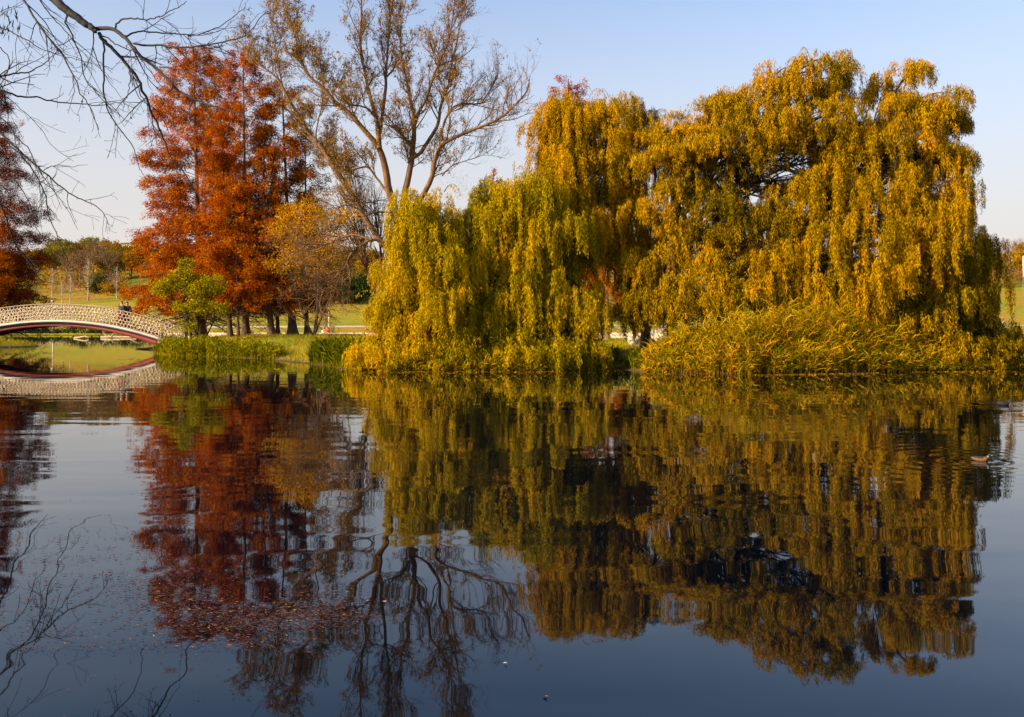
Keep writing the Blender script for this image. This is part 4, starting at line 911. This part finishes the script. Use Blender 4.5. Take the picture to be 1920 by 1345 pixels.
for (px, py, s_) in ((943, 1246, .016), (1017, 1308, .02), (715, 1130, .03)):
    D = 3600/(py-610); mb = MB(); c = np.array([(px-960)/F*D, D, .008])
    mb.leaves(np.array([c, c+np.array([.01, 0, .002])]), np.array([[1, .3, .05], [.6, -.6, .1]]), s_*1.6, s_*.6, np.array([.9, .95]), up=np.array([[0, 0, 1.0]]*2))
    tag(mb.build('floating_leaf', M['white_cloth'] if px < 1000 and px > 900 else M['litter']), {943: 'small white feather floating on open blue water', 1017: 'brown leaf floating alone near the bottom of the picture', 715: 'tiny leaf floating among the reflected limbs of the bare tree'}[px], 'floating leaf' if px != 943 else 'feather')

# ------------------------------------------------------------------ bridge
BX, BY0, BY1 = -36.1, 75.6, 78.8
def z_top(x): return 2.0+39*.0422*1.0+0-.0184*(x-BX)**2
def z_deck(x): return 2.0+10.5*.0422-.0200*(x-BX)**2
def z_und(x): return 1.93-.0235*(x-BX)**2
bridge = thing('footbridge', 'arched footbridge with cream honeycomb railings and a red underside at the left', 'bridge', (BX, 77.2, 1.0))
def arc_box(mb, x0, x1, y0, y1, zlo, zhi, n=60):
    xs_ = np.linspace(x0, x1, n); v = []
    for x in xs_:
        a, b = zlo(x), zhi(x); v += [(x, y0, a), (x, y1, a), (x, y1, b), (x, y0, b)]
    q = []
    for i in range(n-1):
        for k in range(4): q.append((i*4+k, (i+1)*4+k, (i+1)*4+(k+1) % 4, i*4+(k+1) % 4))
    q += [(0, 3, 2, 1), ((n-1)*4, (n-1)*4+1, (n-1)*4+2, (n-1)*4+3)]
    mb.add(v, q=q)
XL, XR = BX-10.0, BX+10.0
mb = MB(); arc_box(mb, XL, BX+8.6, BY0-.06, BY1+.06, lambda x: z_deck(x)-.20, lambda x: z_deck(x)-.03); mb.build('edge_band', M['white'], bridge)
mb = MB(); arc_box(mb, XL, XR, BY0+.02, BY1-.02, lambda x: z_deck(x)-.15, lambda x: z_deck(x)+.0); mb.build('deck', M['deck'], bridge)
for yy_ in (BY0+.12, BY1-.42):
    mb = MB(); arc_box(mb, XL+.4, BX+8.3, yy_, yy_+.3, lambda x: z_und(x)-.02, lambda x: z_deck(x)-.33); mb.build('girder', M['rust'], bridge)
mb = MB(); arc_box(mb, XL+.2, BX+8.4, BY0+.04, BY1-.04, lambda x: z_deck(x)-.33, lambda x: z_deck(x)-.205); mb.build('beam', M['navy'], bridge)

def lattice(x0, x1, y, parent, cell=.27):
    """honeycomb-like panel: jittered hexagonal cells, each a ring round a hole, with real thickness"""
    pts = []; rows = 5; hgt = 1.2
    nx = int((x1-x0)/cell)
    for r in range(-1, rows+1):
        for c in range(-1, nx+2):
            pts.append((x0+(c+.5*(r % 2))*cell+R.normal()*.045, (r+.5)*hgt/rows+R.normal()*.035))
    pts = np.array(pts); mb = MB(); th = .05
    for i in range(len(pts)):
        p = pts[i]
        if not (x0 <= p[0] <= x1 and 0 <= p[1] <= hgt): continue
        d = pts-p; dd = (d**2).sum(1); nb = np.where((dd > 1e-9) & (dd < (cell*2.2)**2))[0]
        poly = [np.array([p[0]-1, p[1]-1]), np.array([p[0]+1, p[1]-1]), np.array([p[0]+1, p[1]+1]), np.array([p[0]-1, p[1]+1])]
        planes = [(d[k], dd[k]/2) for k in nb]+[(np.array([0, -1.0]), p[1]), (np.array([0, 1.0]), hgt-p[1]), (np.array([-1.0, 0]), max(p[0]-x0, 0.02)), (np.array([1.0, 0]), max(x1-p[0], .02))]
        for nrm, c_ in planes:
            new = []; m = len(poly)
            for k in range(m):
                a, b = poly[k], poly[(k+1) % m]; da = (a-p)@nrm-c_; db = (b-p)@nrm-c_
                if da <= 0: new.append(a)
                if (da < 0) != (db < 0) and abs(da-db) > 1e-12: new.append(a+(b-a)*da/(da-db))
            poly = new
            if len(poly) < 3: break
        if len(poly) < 3: continue
        poly = np.array(poly); cen = poly.mean(0)
        # resample to 12 angles so that the hole is rounded
        an = np.linspace(0, 2*math.pi, 12, endpoint=False); outr = []
        for a in an:
            u = np.array([math.cos(a), math.sin(a)]); best = 9
            for k in range(len(poly)):
                q1, q2 = poly[k]-cen, poly[(k+1) % len(poly)]-cen; e = q2-q1; den = u[0]*e[1]-u[1]*e[0]
                if abs(den) < 1e-12: continue
                t = (q1[0]*e[1]-q1[1]*e[0])/den; s_ = (q1[0]*u[1]-q1[1]*u[0])/den
                if t > 0 and -1e-6 <= s_ <= 1+1e-6: best = min(best, t)
            outr.append(best)
        outr = np.array(outr); rin = np.minimum(outr-.026, np.median(outr)*.80); rin = np.maximum(rin, .015)
        o2 = cen+np.stack([np.cos(an), np.sin(an)], -1)*outr[:, None]*1.02; i2 = cen+np.stack([np.cos(an), np.sin(an)], -1)*rin[:, None]
        def m3(a, yv):
            f_ = np.clip(a[:, 1], 0, hgt)/hgt; zt = z_top(a[:, 0]); zd = z_deck(a[:, 0]); return np.stack([a[:, 0], np.full(len(a), yv), zd+(zt-zd)*f_], -1)
        v = np.vstack([m3(o2, y-th/2), m3(i2, y-th/2), m3(i2, y+th/2), m3(o2, y+th/2)]); k = np.arange(12); k2 = (k+1) % 12
        q = np.concatenate([np.stack([k, k2, 12+k2, 12+k], -1), np.stack([12+k, 12+k2, 24+k2, 24+k], -1), np.stack([24+k, 24+k2, 36+k2, 36+k], -1)])
        mb.add(v, q=q)
    arc_box(mb, x0, x1, y-.045, y+.045, lambda x: z_top(x)-.005, lambda x: z_top(x)+.045, 40)
    return mb.build('railing', M['cream'], parent)
for y in (BY0+.03, BY1-.03):
    lattice(XL, BX+8.45, y, bridge); lattice(BX+8.6, XR+.05, y, bridge)
print('bridge', time.time()-T0)
# abutment
mb = MB(); mb.box((BX+9.3, 77.2, .45), (2.2, 3.0, .9)); mb.build('abutment', M['stone'], bridge)
mb = MB(); mb.box((BX-10.2, 77.2, .35), (2.2, 3.0, .9)); mb.build('abutment', M['stone'], bridge)

# ------------------------------------------------------------------ people
def skin_mesh(name, verts, edges, radii, mat, parent, lv=1):
    me = bpy.data.meshes.new(name+'_cage'); me.from_pydata([tuple(v) for v in verts], edges, []); me.update()
    o = bpy.data.objects.new(name+'_cage', me); col.objects.link(o)
    o.modifiers.new('s', 'SKIN'); 
    sv = me.skin_vertices[0].data if me.skin_vertices else None
    if sv is None:
        return None
    for i, r in enumerate(radii): sv[i].radius = (r, r) if not isinstance(r, tuple) else r
    sv[0].use_root = True
    sd = o.modifiers.new('d', 'SUBSURF'); sd.levels = lv; sd.render_levels = lv
    dg = bpy.context.evaluated_depsgraph_get(); dg.update()
    m2 = bpy.data.meshes.new_from_object(o.evaluated_get(dg)); m2.name = name
    bpy.data.objects.remove(o)
    m2.materials.clear(); m2.materials.append(mat)
    for p_ in m2.polygons: p_.use_smooth = True
    o2 = bpy.data.objects.new(name, m2); col.objects.link(o2); o2.parent = parent
    return o2

def ensure_skin(me): pass

def person(label, loc, rot, coat, trousers, step=.0, arm=(0.05, .0), scale=1.0, group=None, hairm='hair'):
    root = thing('person', label, 'person', loc, group)
    root.rotation_euler = (0, 0, rot); root.scale = (scale,)*3
    s = step; a0, a1 = arm
    V = [(0,0,.92),(0,0,1.12),(0,.0,1.36),(0,0,1.50),(0,.01,1.60),(0,.01,1.68),
         (.18,0,1.40),(.25,a0,1.13),(.25,a0+a1+.06,.90),(.25,a0+a1+.10,.80),(-.18,0,1.40),(-.25,-a0,1.13),(-.25,-a0+.06,.90),(-.25,-a0+.10,.80),
         (.10,0,.86),(.11,s,.48),(.11,s*1.2-.03,.08),(.11,s*1.2+.12,.04),(-.10,0,.86),(-.11,-s*.6,.48),(-.11,-s*1.4-.03,.08),(-.11,-s*1.4+.12,.04)]
    E = [(0,1),(1,2),(2,3),(3,4),(4,5),(2,6),(6,7),(7,8),(8,9),(2,10),(10,11),(11,12),(12,13),(0,14),(14,15),(15,16),(16,17),(0,18),(18,19),(19,20),(20,21)]
    Rr = [.13,.12,.14,.055,.10,.085,.065,.045,.035,.04,.065,.045,.035,.04,.09,.06,.045,.035,.09,.06,.045,.035]
    skin_mesh('body', V, E, Rr, M['skin'], root, 2)
    k = [0,1,2,6,7,8,10,11,12]; mp = {v: i for i, v in enumerate(k)}
    skin_mesh('coat', [V[i] for i in k]+[(0, 0, .80)], [(mp[a], mp[b]) for a, b in E if a in mp and b in mp]+[(0, 9)], [.17,.16,.165,.09,.07,.055,.09,.07,.055,.18], M[coat], root, 2)
    k = [0,14,15,16,18,19,20]; mp = {v: i for i, v in enumerate(k)}
    skin_mesh('trousers', [V[i] for i in k], [(mp[a], mp[b]) for a, b in E if a in mp and b in mp], [.15,.11,.08,.065,.11,.08,.065], M[trousers], root, 2)
    for i in (16, 20):
        a, b = V[i], V[i+1]; skin_mesh('shoe', [a, (b[0], b[1]+.03, b[2])], [(0, 1)], [.06, .05], M['shoe'], root, 1)
    skin_mesh('hair', [(0, -.02, 1.62), (0, -.02, 1.70), (0, .03, 1.745)], [(0, 1), (1, 2)], [.10, .098, .07], M[hairm], root, 2)
    return root

def bridge_at(px, y): 
    x = (px-960)/F*y; return (x, y, z_deck(x)+.002)
person('person in a dark jacket leaning on the bridge railing, left of a pair', bridge_at(228, 76.5), math.radians(170), 'coat_dark', 'trouser', arm=(-.15, -.1), scale=1.12)
person('person in a black coat on the bridge, right one of the pair', bridge_at(238.5, 76.6), math.radians(200), 'coat_black', 'trouser', arm=(-.1, -.1), scale=1.15)
person('person in grey jacket and jeans standing on the lakeside walk beside bright bags', (lambda p: (p[0], p[1], p[2]+.13))(GP(625, 192.2)), math.radians(120), 'coat_grey', 'jeans', .05)
person('person in maroon top and pale trousers walking on the right hand slope', (lambda p: (p[0], p[1], p[2]+.1))(GP(1881, 204)), math.radians(80), 'maroon', 'pale_trouser', .2, scale=1.25)

def bag(label, loc, mat, s=1.0):
    root = thing('bag', label, 'bag', loc); mb = MB()
    z = [0, .04, .2, .36, .42]; w_ = [.16, .2, .21, .17, .10]; v = []
    for zi, wi in zip(z, w_):
        for k in range(12):
            a = k/12*2*math.pi; v.append((loc[0]+math.cos(a)*wi*s, loc[1]+math.sin(a)*wi*.55*s, loc[2]+zi*s))
    q = [(i*12+k, i*12+(k+1) % 12, (i+1)*12+(k+1) % 12, (i+1)*12+k) for i in range(4) for k in range(12)]
    t = [(len(v), (k+1) % 12, k) for k in range(12)]+[(len(v)+1, 48+k, 48+(k+1) % 12) for k in range(12)]
    v += [loc, (loc[0], loc[1], loc[2]+.42*s)]
    mb.add(v, q=q, t=t); mb.build('sack', mat, root, smooth=True)
    mb = MB(); mb.tube([(loc[0]+math.cos(a)*.1*s, loc[1], loc[2]+(.38+math.sin(a)*.2)*s) for a in np.linspace(0, math.pi, 9)], .014*s, 5); mb.build('handle', mat, root)
    return root
q_ = bridge_at(225.5, 76.0); bag('bright red bag on the bridge seen through the railing beside the pair', (q_[0], q_[1]-.05, q_[2]+.35), M['red_cloth'], 1.3)
for px, m_, s_, l_ in ((607, 'white_cloth', 2.0, 'white bag on the lakeside walk, leftmost of the two bags'), (613.5, 'orange_cloth', 2.6, 'orange bag on the lakeside walk beside the person in grey')):
    q_ = GP(px, 191.6); bag(l_, (q_[0], q_[1], q_[2]+.13), M[m_], s_)

# ------------------------------------------------------------------ lamps
def lamp(label, foot, H, r=.09):
    foot = np.array(foot, float); root = thing('street_lamp', label, 'street lamp', foot)
    mb = MB(); zz_ = [0, .02, .5, .55, H*.5, H-.5]; rr = [r*2, r*2, r*1.8, r, r*.8, r*.6]
    mb.tube([foot+np.array([0, 0, z]) for z in zz_], rr, 12); mb.build('pole', M['white'], root, smooth=False)
    mb = MB(); mb.tube([foot+np.array([0, 0, z]) for z in (H-.5, H-.45, H-.1)], [r*.9, r*1.6, r*2.4], 12); mb.build('lantern', M['white_cloth'], root)
    mb = MB(); mb.tube([foot+np.array([0, 0, z]) for z in (H-.1, H-.06, H+.08)], [r*3.4, r*3.4, r*.6], 12); mb.build('cap', M['white'], root)
lamp('white street lamp on the far shore behind the crown of the bridge', (lambda p: (p[0], p[1], p[2]+.12))(GP(99, 191.2)), 6.5, .12)
lamp('white street lamp on the far shore between the cypresses and the first willow', GP(617, 203), 4.9, .13)

# white board at the right edge
f = GP(1921, 255); root = thing('sign_board', 'white upright board on posts on the slope at the right edge', 'sign', f)
mb = MB(); zc = at(1921, 500, 255)[2]; mb.box((f[0], f[1], zc), (.9, .08, 5.6)); mb.build('panel', M['white'], root)
for dx in (-.3, .3):
    mb = MB(); mb.tube([(f[0]+dx, f[1]+.1, f[2]), (f[0]+dx, f[1]+.1, zc-2.4)], .07, 8); mb.build('post', M['roof_grey'], root)

# ------------------------------------------------------------------ rocks between the willows
def rock(label, px, py, D, r, seed):
    c = at(px, py, D); z0 = gz(c[0], D); rr = np.random.default_rng(seed)
    root = tag(None, None) if False else None
    import bmesh
    bm = bmesh.new(); bmesh.ops.create_icosphere(bm, subdivisions=4, radius=1)
    hgt_ = max(c[2]-z0, .2)
    dirs = rr.normal(size=(9, 3)); dirs /= np.linalg.norm(dirs, axis=1)[:, None]; cut = rr.uniform(.62, .9, 9)
    for v in bm.verts:
        p = np.array(v.co); 
        for d_, k_ in zip(dirs, cut):
            s_ = p@d_
            if s_ > k_: p = p-d_*(s_-k_)*.85
        p *= 1+.16*math.sin(p[0]*7+seed)*math.sin(p[1]*6)*math.sin(p[2]*8+seed)+.05*math.sin(p[0]*19+p[2]*23)
        v.co = p*np.array([r*1.35, r*.8, hgt_*.55])
    me = bpy.data.meshes.new('rock'); bm.to_mesh(me); bm.free(); me.materials.append(M['rock'])
    for p_ in me.polygons: p_.use_smooth = True
    o = bpy.data.objects.new('rock', me); col.objects.link(o); o.location = (c[0], D, z0+hgt_*.35)
    tag(o, label, 'rock')
rock('rounded white rock at the left end of the pale rocks between the willows', 1190, 620, 56, .35, 1)
rock('broad white rock half hidden by leaves, second from the left between the willows', 1217, 614, 57, .5, 2)
rock('tallest white rock standing upright behind the reeds', 1247, 603, 56, .5, 3)
rock('low white rock at the right end of the pale rocks behind the reeds', 1278, 620, 55.5, .5, 4)

# ------------------------------------------------------------------ ducks and log
def duck(label, x, y, heading, s, drake=True, group=None, tiny=False):
    root = thing('duck', label, 'duck', (x, y, 0), group); root.rotation_euler = (0, 0, heading); root.scale = (s,)*3
    def P(*a): return np.array(a)+np.array([x, y, 0])
    def loft(secs, mat, name, n=14):
        mb = MB(); v = []
        for (cx, cz_, rw, rh) in secs:
            for k in range(n):
                a = k/n*2*math.pi; v.append(P(cx, math.cos(a)*rw, cz_+math.sin(a)*rh))
        m = len(secs); q = [(i*n+k, i*n+(k+1) % n, (i+1)*n+(k+1) % n, (i+1)*n+k) for i in range(m-1) for k in range(n)]
        mb.add(v, q=q); return mb.build(name, mat, root, smooth=True)
    c1 = 'duck_tan' if drake else 'duck_dark'
    # one continuous body from tail to head
    loft([(-.30,.10,.003,.003),(-.26,.085,.04,.015),(-.20,.06,.08,.05),(-.08,.045,.105,.085),(.05,.04,.11,.09),(.15,.05,.095,.085),(.20,.08,.06,.07),(.225,.12,.038,.05),(.235,.165,.034,.034),(.25,.195,.042,.036),(.275,.20,.036,.032),(.30,.195,.015,.014),(.305,.195,.002,.002)], M[c1], 'body')
    loft([(-.24,.105,.01,.012),(-.15,.095,.085,.045),(-.02,.095,.108,.045),(.08,.09,.09,.045),(.13,.085,.03,.02)], M['duck_dark'], 'wing')
    if drake:
        loft([(.225,.165,.037,.036),(.245,.20,.046,.040),(.28,.203,.040,.036),(.303,.198,.017,.016),(.31,.197,.002,.002)], M['duck_green'], 'head_cap')
        loft([(.10,.05,.06,.05),(.15,.05,.1,.088),(.19,.07,.07,.078),(.205,.09,.05,.05)], M['duck_brown'], 'breast')
        mb = MB(); mb.tube([P(.2255, 0, .142), P(.232, 0, .152)], .041, 14); mb.build('neck_ring', M['duck_white'], root)
    loft([(.295,.19,.014,.012),(.33,.184,.013,.006),(.352,.181,.010,.004),(.356,.181,.001,.001)], M['bill' if drake else 'duck_dark'], 'bill')
    return root
def wpos(px, py): 
    D = CH*F/(py-HY); return (px-960)/F*D, D
x, y = wpos(1838, 864); duck('mallard drake with a tan flank and yellow bill swimming right on the open water', x, y, math.radians(-28), .46)
x, y = wpos(1881, 760); duck('dark duck swimming right, nearer to the willows than the tan one', x, y, math.radians(5), .66, False)
k0 = None
for i, (px, py) in enumerate(((115, 630.5), (137, 630), (158, 630.3), (172, 630.2), (186, 630.6))):
    x, y = wpos(px, py+1.5)
    if k0 is None: k0 = duck('small dark waterbird on the far water under the bridge arch', x, y, .4, .9, False, 'dark waterbirds under the bridge arch')
    else:
        c = copy_tree(k0); c.location = (x, y, 0); c.rotation_euler = (0, 0, R.uniform(0, 6))
x0, y0 = wpos(195, 634); x1, y1 = wpos(252, 634)
root = thing('floating_log', 'pale bleached log with branch stubs floating under the right half of the bridge arch', 'log', (x0, y0, 0))
mb = MB(); pp = smooth_path([(x0-.5, y0, .06), (x0+1.5, y0+.2, .16), (x1-2, y0+.1, .12), (x1+.3, y0, .10)], 14); mb.tube(pp, np.linspace(.26, .12, 14), 9); mb.build('trunk', M['log'], root, smooth=True)
for a, b in (((x0+.4, y0, .1), (x0-.3, y0, 1.1)), ((x0+1.0, y0, .1), (x0+1.7, y0+.1, .8)), ((x0+1.2, y0, .15), (x0+.4, y0, .5)), ((x1-.8, y0, .1), (x1+.9, y0, .8))):
    mb = MB(); mb.tube([a, ((a[0]+b[0])/2, a[1], (a[2]+b[2])/2+.08), b], [.09, .06, .03], 6); mb.build('branch_stub', M['log'], root, smooth=True)
x0, y0 = wpos(150, 635); root = tag(None) if False else None
mb = MB(); mb.tube(smooth_path([(x0-.9, y0, .02), (x0, y0, .16), (x0+.8, y0, .3), (x0+1.3, y0, .12)], 10), np.linspace(.16, .1, 10), 8)
tag(mb.build('driftwood', M['log'], smooth=True), 'short pale piece of driftwood left of the floating log', 'driftwood')

# ------------------------------------------------------------------ ridge buildings
def house(label, px, D, wdt, hgt_, floors, cols, mat, roof='flat'):
    f = np.array(GP(px, D)); root = thing('apartment_building', label, 'building', f)
    mb = MB(); mb.box((f[0], f[1]+5, f[2]+hgt_/2), (wdt, 10, hgt_)); mb.build('wall', M[mat], root)
    mb = MB(); mb.box((f[0], f[1]+5, f[2]+hgt_+.2), (wdt+.8, 10.8, .4)); rf = mb.build('roof', M['roof_grey'], root)
    mb = MB(); mb.box((f[0]+wdt*.2, f[1]+4, f[2]+hgt_+1.0), (1.2, 1.2, 1.2)); mb.build('chimney', M[mat], rf)
    for i in range(floors):
        for j in range(cols):
            xw = f[0]-wdt/2+(j+.5)*wdt/cols; zw = f[2]+hgt_-(i+.6)*3.0
            fr = MB(); fr.box((xw, f[1]-.03, zw), (1.7, .1, 1.7)); fo = fr.build('window', M['white'], root)
            pn = MB(); pn.box((xw, f[1]-.09, zw), (1.4, .06, 1.4)); pn.build('pane', M['glassy'], fo)
house('grey flat roofed block on the left ridge beside the orange cypress', 250, 400, 10, 11, 1, 4, 'wall_grey')
house('pale yellow house among the trees of the left ridge', 186, 318, 3.2, 7.0, 2, 1, 'wall_cream')
house('grey block on the ridge peeking over the left end of the trees above the bridge', 152, 410, 9, 11.5, 1, 3, 'wall_grey')
house('pale flat roofed block on the ridge seen between the bare tree and the second willow', 885, 400, 9, 20, 1, 3, 'wall_grey')

# ------------------------------------------------------------------ sun, sky, camera
EL, AZ = math.radians(21), math.radians(-116)      # sun from the left, a little behind the camera (AZ clockwise from +Y)
sv = Vector((math.sin(AZ)*math.cos(EL), math.cos(AZ)*math.cos(EL), math.sin(EL)))
sun = bpy.data.lights.new('sun', 'SUN'); sun.energy = 4.9; sun.angle = math.radians(.55); sun.color = (1, .75, .43)
so = bpy.data.objects.new('sun', sun); col.objects.link(so); so.rotation_euler = sv.to_track_quat('Z', 'Y').to_euler(); so.location = (-60, -40, 60)
wd = bpy.data.worlds.new('World'); bpy.context.scene.world = wd; wd.use_nodes = True
nt = wd.node_tree; bg = nt.nodes['Background']
sk = nt.nodes.new('ShaderNodeTexSky'); sk.sky_type = 'NISHITA'; sk.sun_disc = False
sk.sun_elevation = EL; sk.sun_rotation = AZ % (2*math.pi); sk.altitude = 100; sk.air_density = 1.0; sk.dust_density = 3.0; sk.ozone_density = 2.5
hm = nt.nodes.new('ShaderNodeMix'); hm.data_type = 'RGBA'; hm.blend_type = 'MULTIPLY'; hm.inputs[0].default_value = 1; hm.inputs[7].default_value = (1.01, .99, 1.02, 1)
tc = nt.nodes.new('ShaderNodeTexCoord'); sp = nt.nodes.new('ShaderNodeSeparateXYZ'); nt.links.new(tc.outputs['Generated'], sp.inputs[0])
mr = nt.nodes.new('ShaderNodeMapRange'); mr.interpolation_type = 'SMOOTHSTEP'; mr.inputs[1].default_value = 0; mr.inputs[2].default_value = .44; mr.inputs[3].default_value = .95; mr.inputs[4].default_value = 0; nt.links.new(sp.outputs[2], mr.inputs[0])
hz = nt.nodes.new('ShaderNodeMix'); hz.data_type = 'RGBA'; hz.inputs[7].default_value = (3.0, 2.75, 2.6, 1); nt.links.new(mr.outputs[0], hz.inputs[0])   # warm autumn haze low in the sky
nt.links.new(sk.outputs[0], hm.inputs[6]); nt.links.new(hm.outputs[2], hz.inputs[6]); nt.links.new(hz.outputs[2], bg.inputs[0]); bg.inputs[1].default_value = .15

cam = bpy.data.cameras.new('camera'); co = bpy.data.objects.new('camera', cam); col.objects.link(co)
co.location = (0, 0, CH); co.rotation_euler = (math.radians(90), 0, 0)
cam.sensor_width = 36; cam.lens = F/1920*36; cam.shift_y = -(672.5-HY)/1920; cam.clip_end = 6000; cam.clip_start = .05
sc = bpy.context.scene; sc.camera = co
sc.view_settings.view_transform = 'Standard'; sc.view_settings.look = 'None'; sc.view_settings.exposure = 0.9; sc.view_settings.gamma = 1
sc.render.engine = 'CYCLES'
cy = sc.cycles; cy.max_bounces = 6; cy.diffuse_bounces = 2; cy.glossy_bounces = 3; cy.transmission_bounces = 3; cy.transparent_max_bounces = 4
cy.use_denoising = True; cy.caustics_reflective = False; cy.caustics_refractive = False
print('done', time.time()-T0)
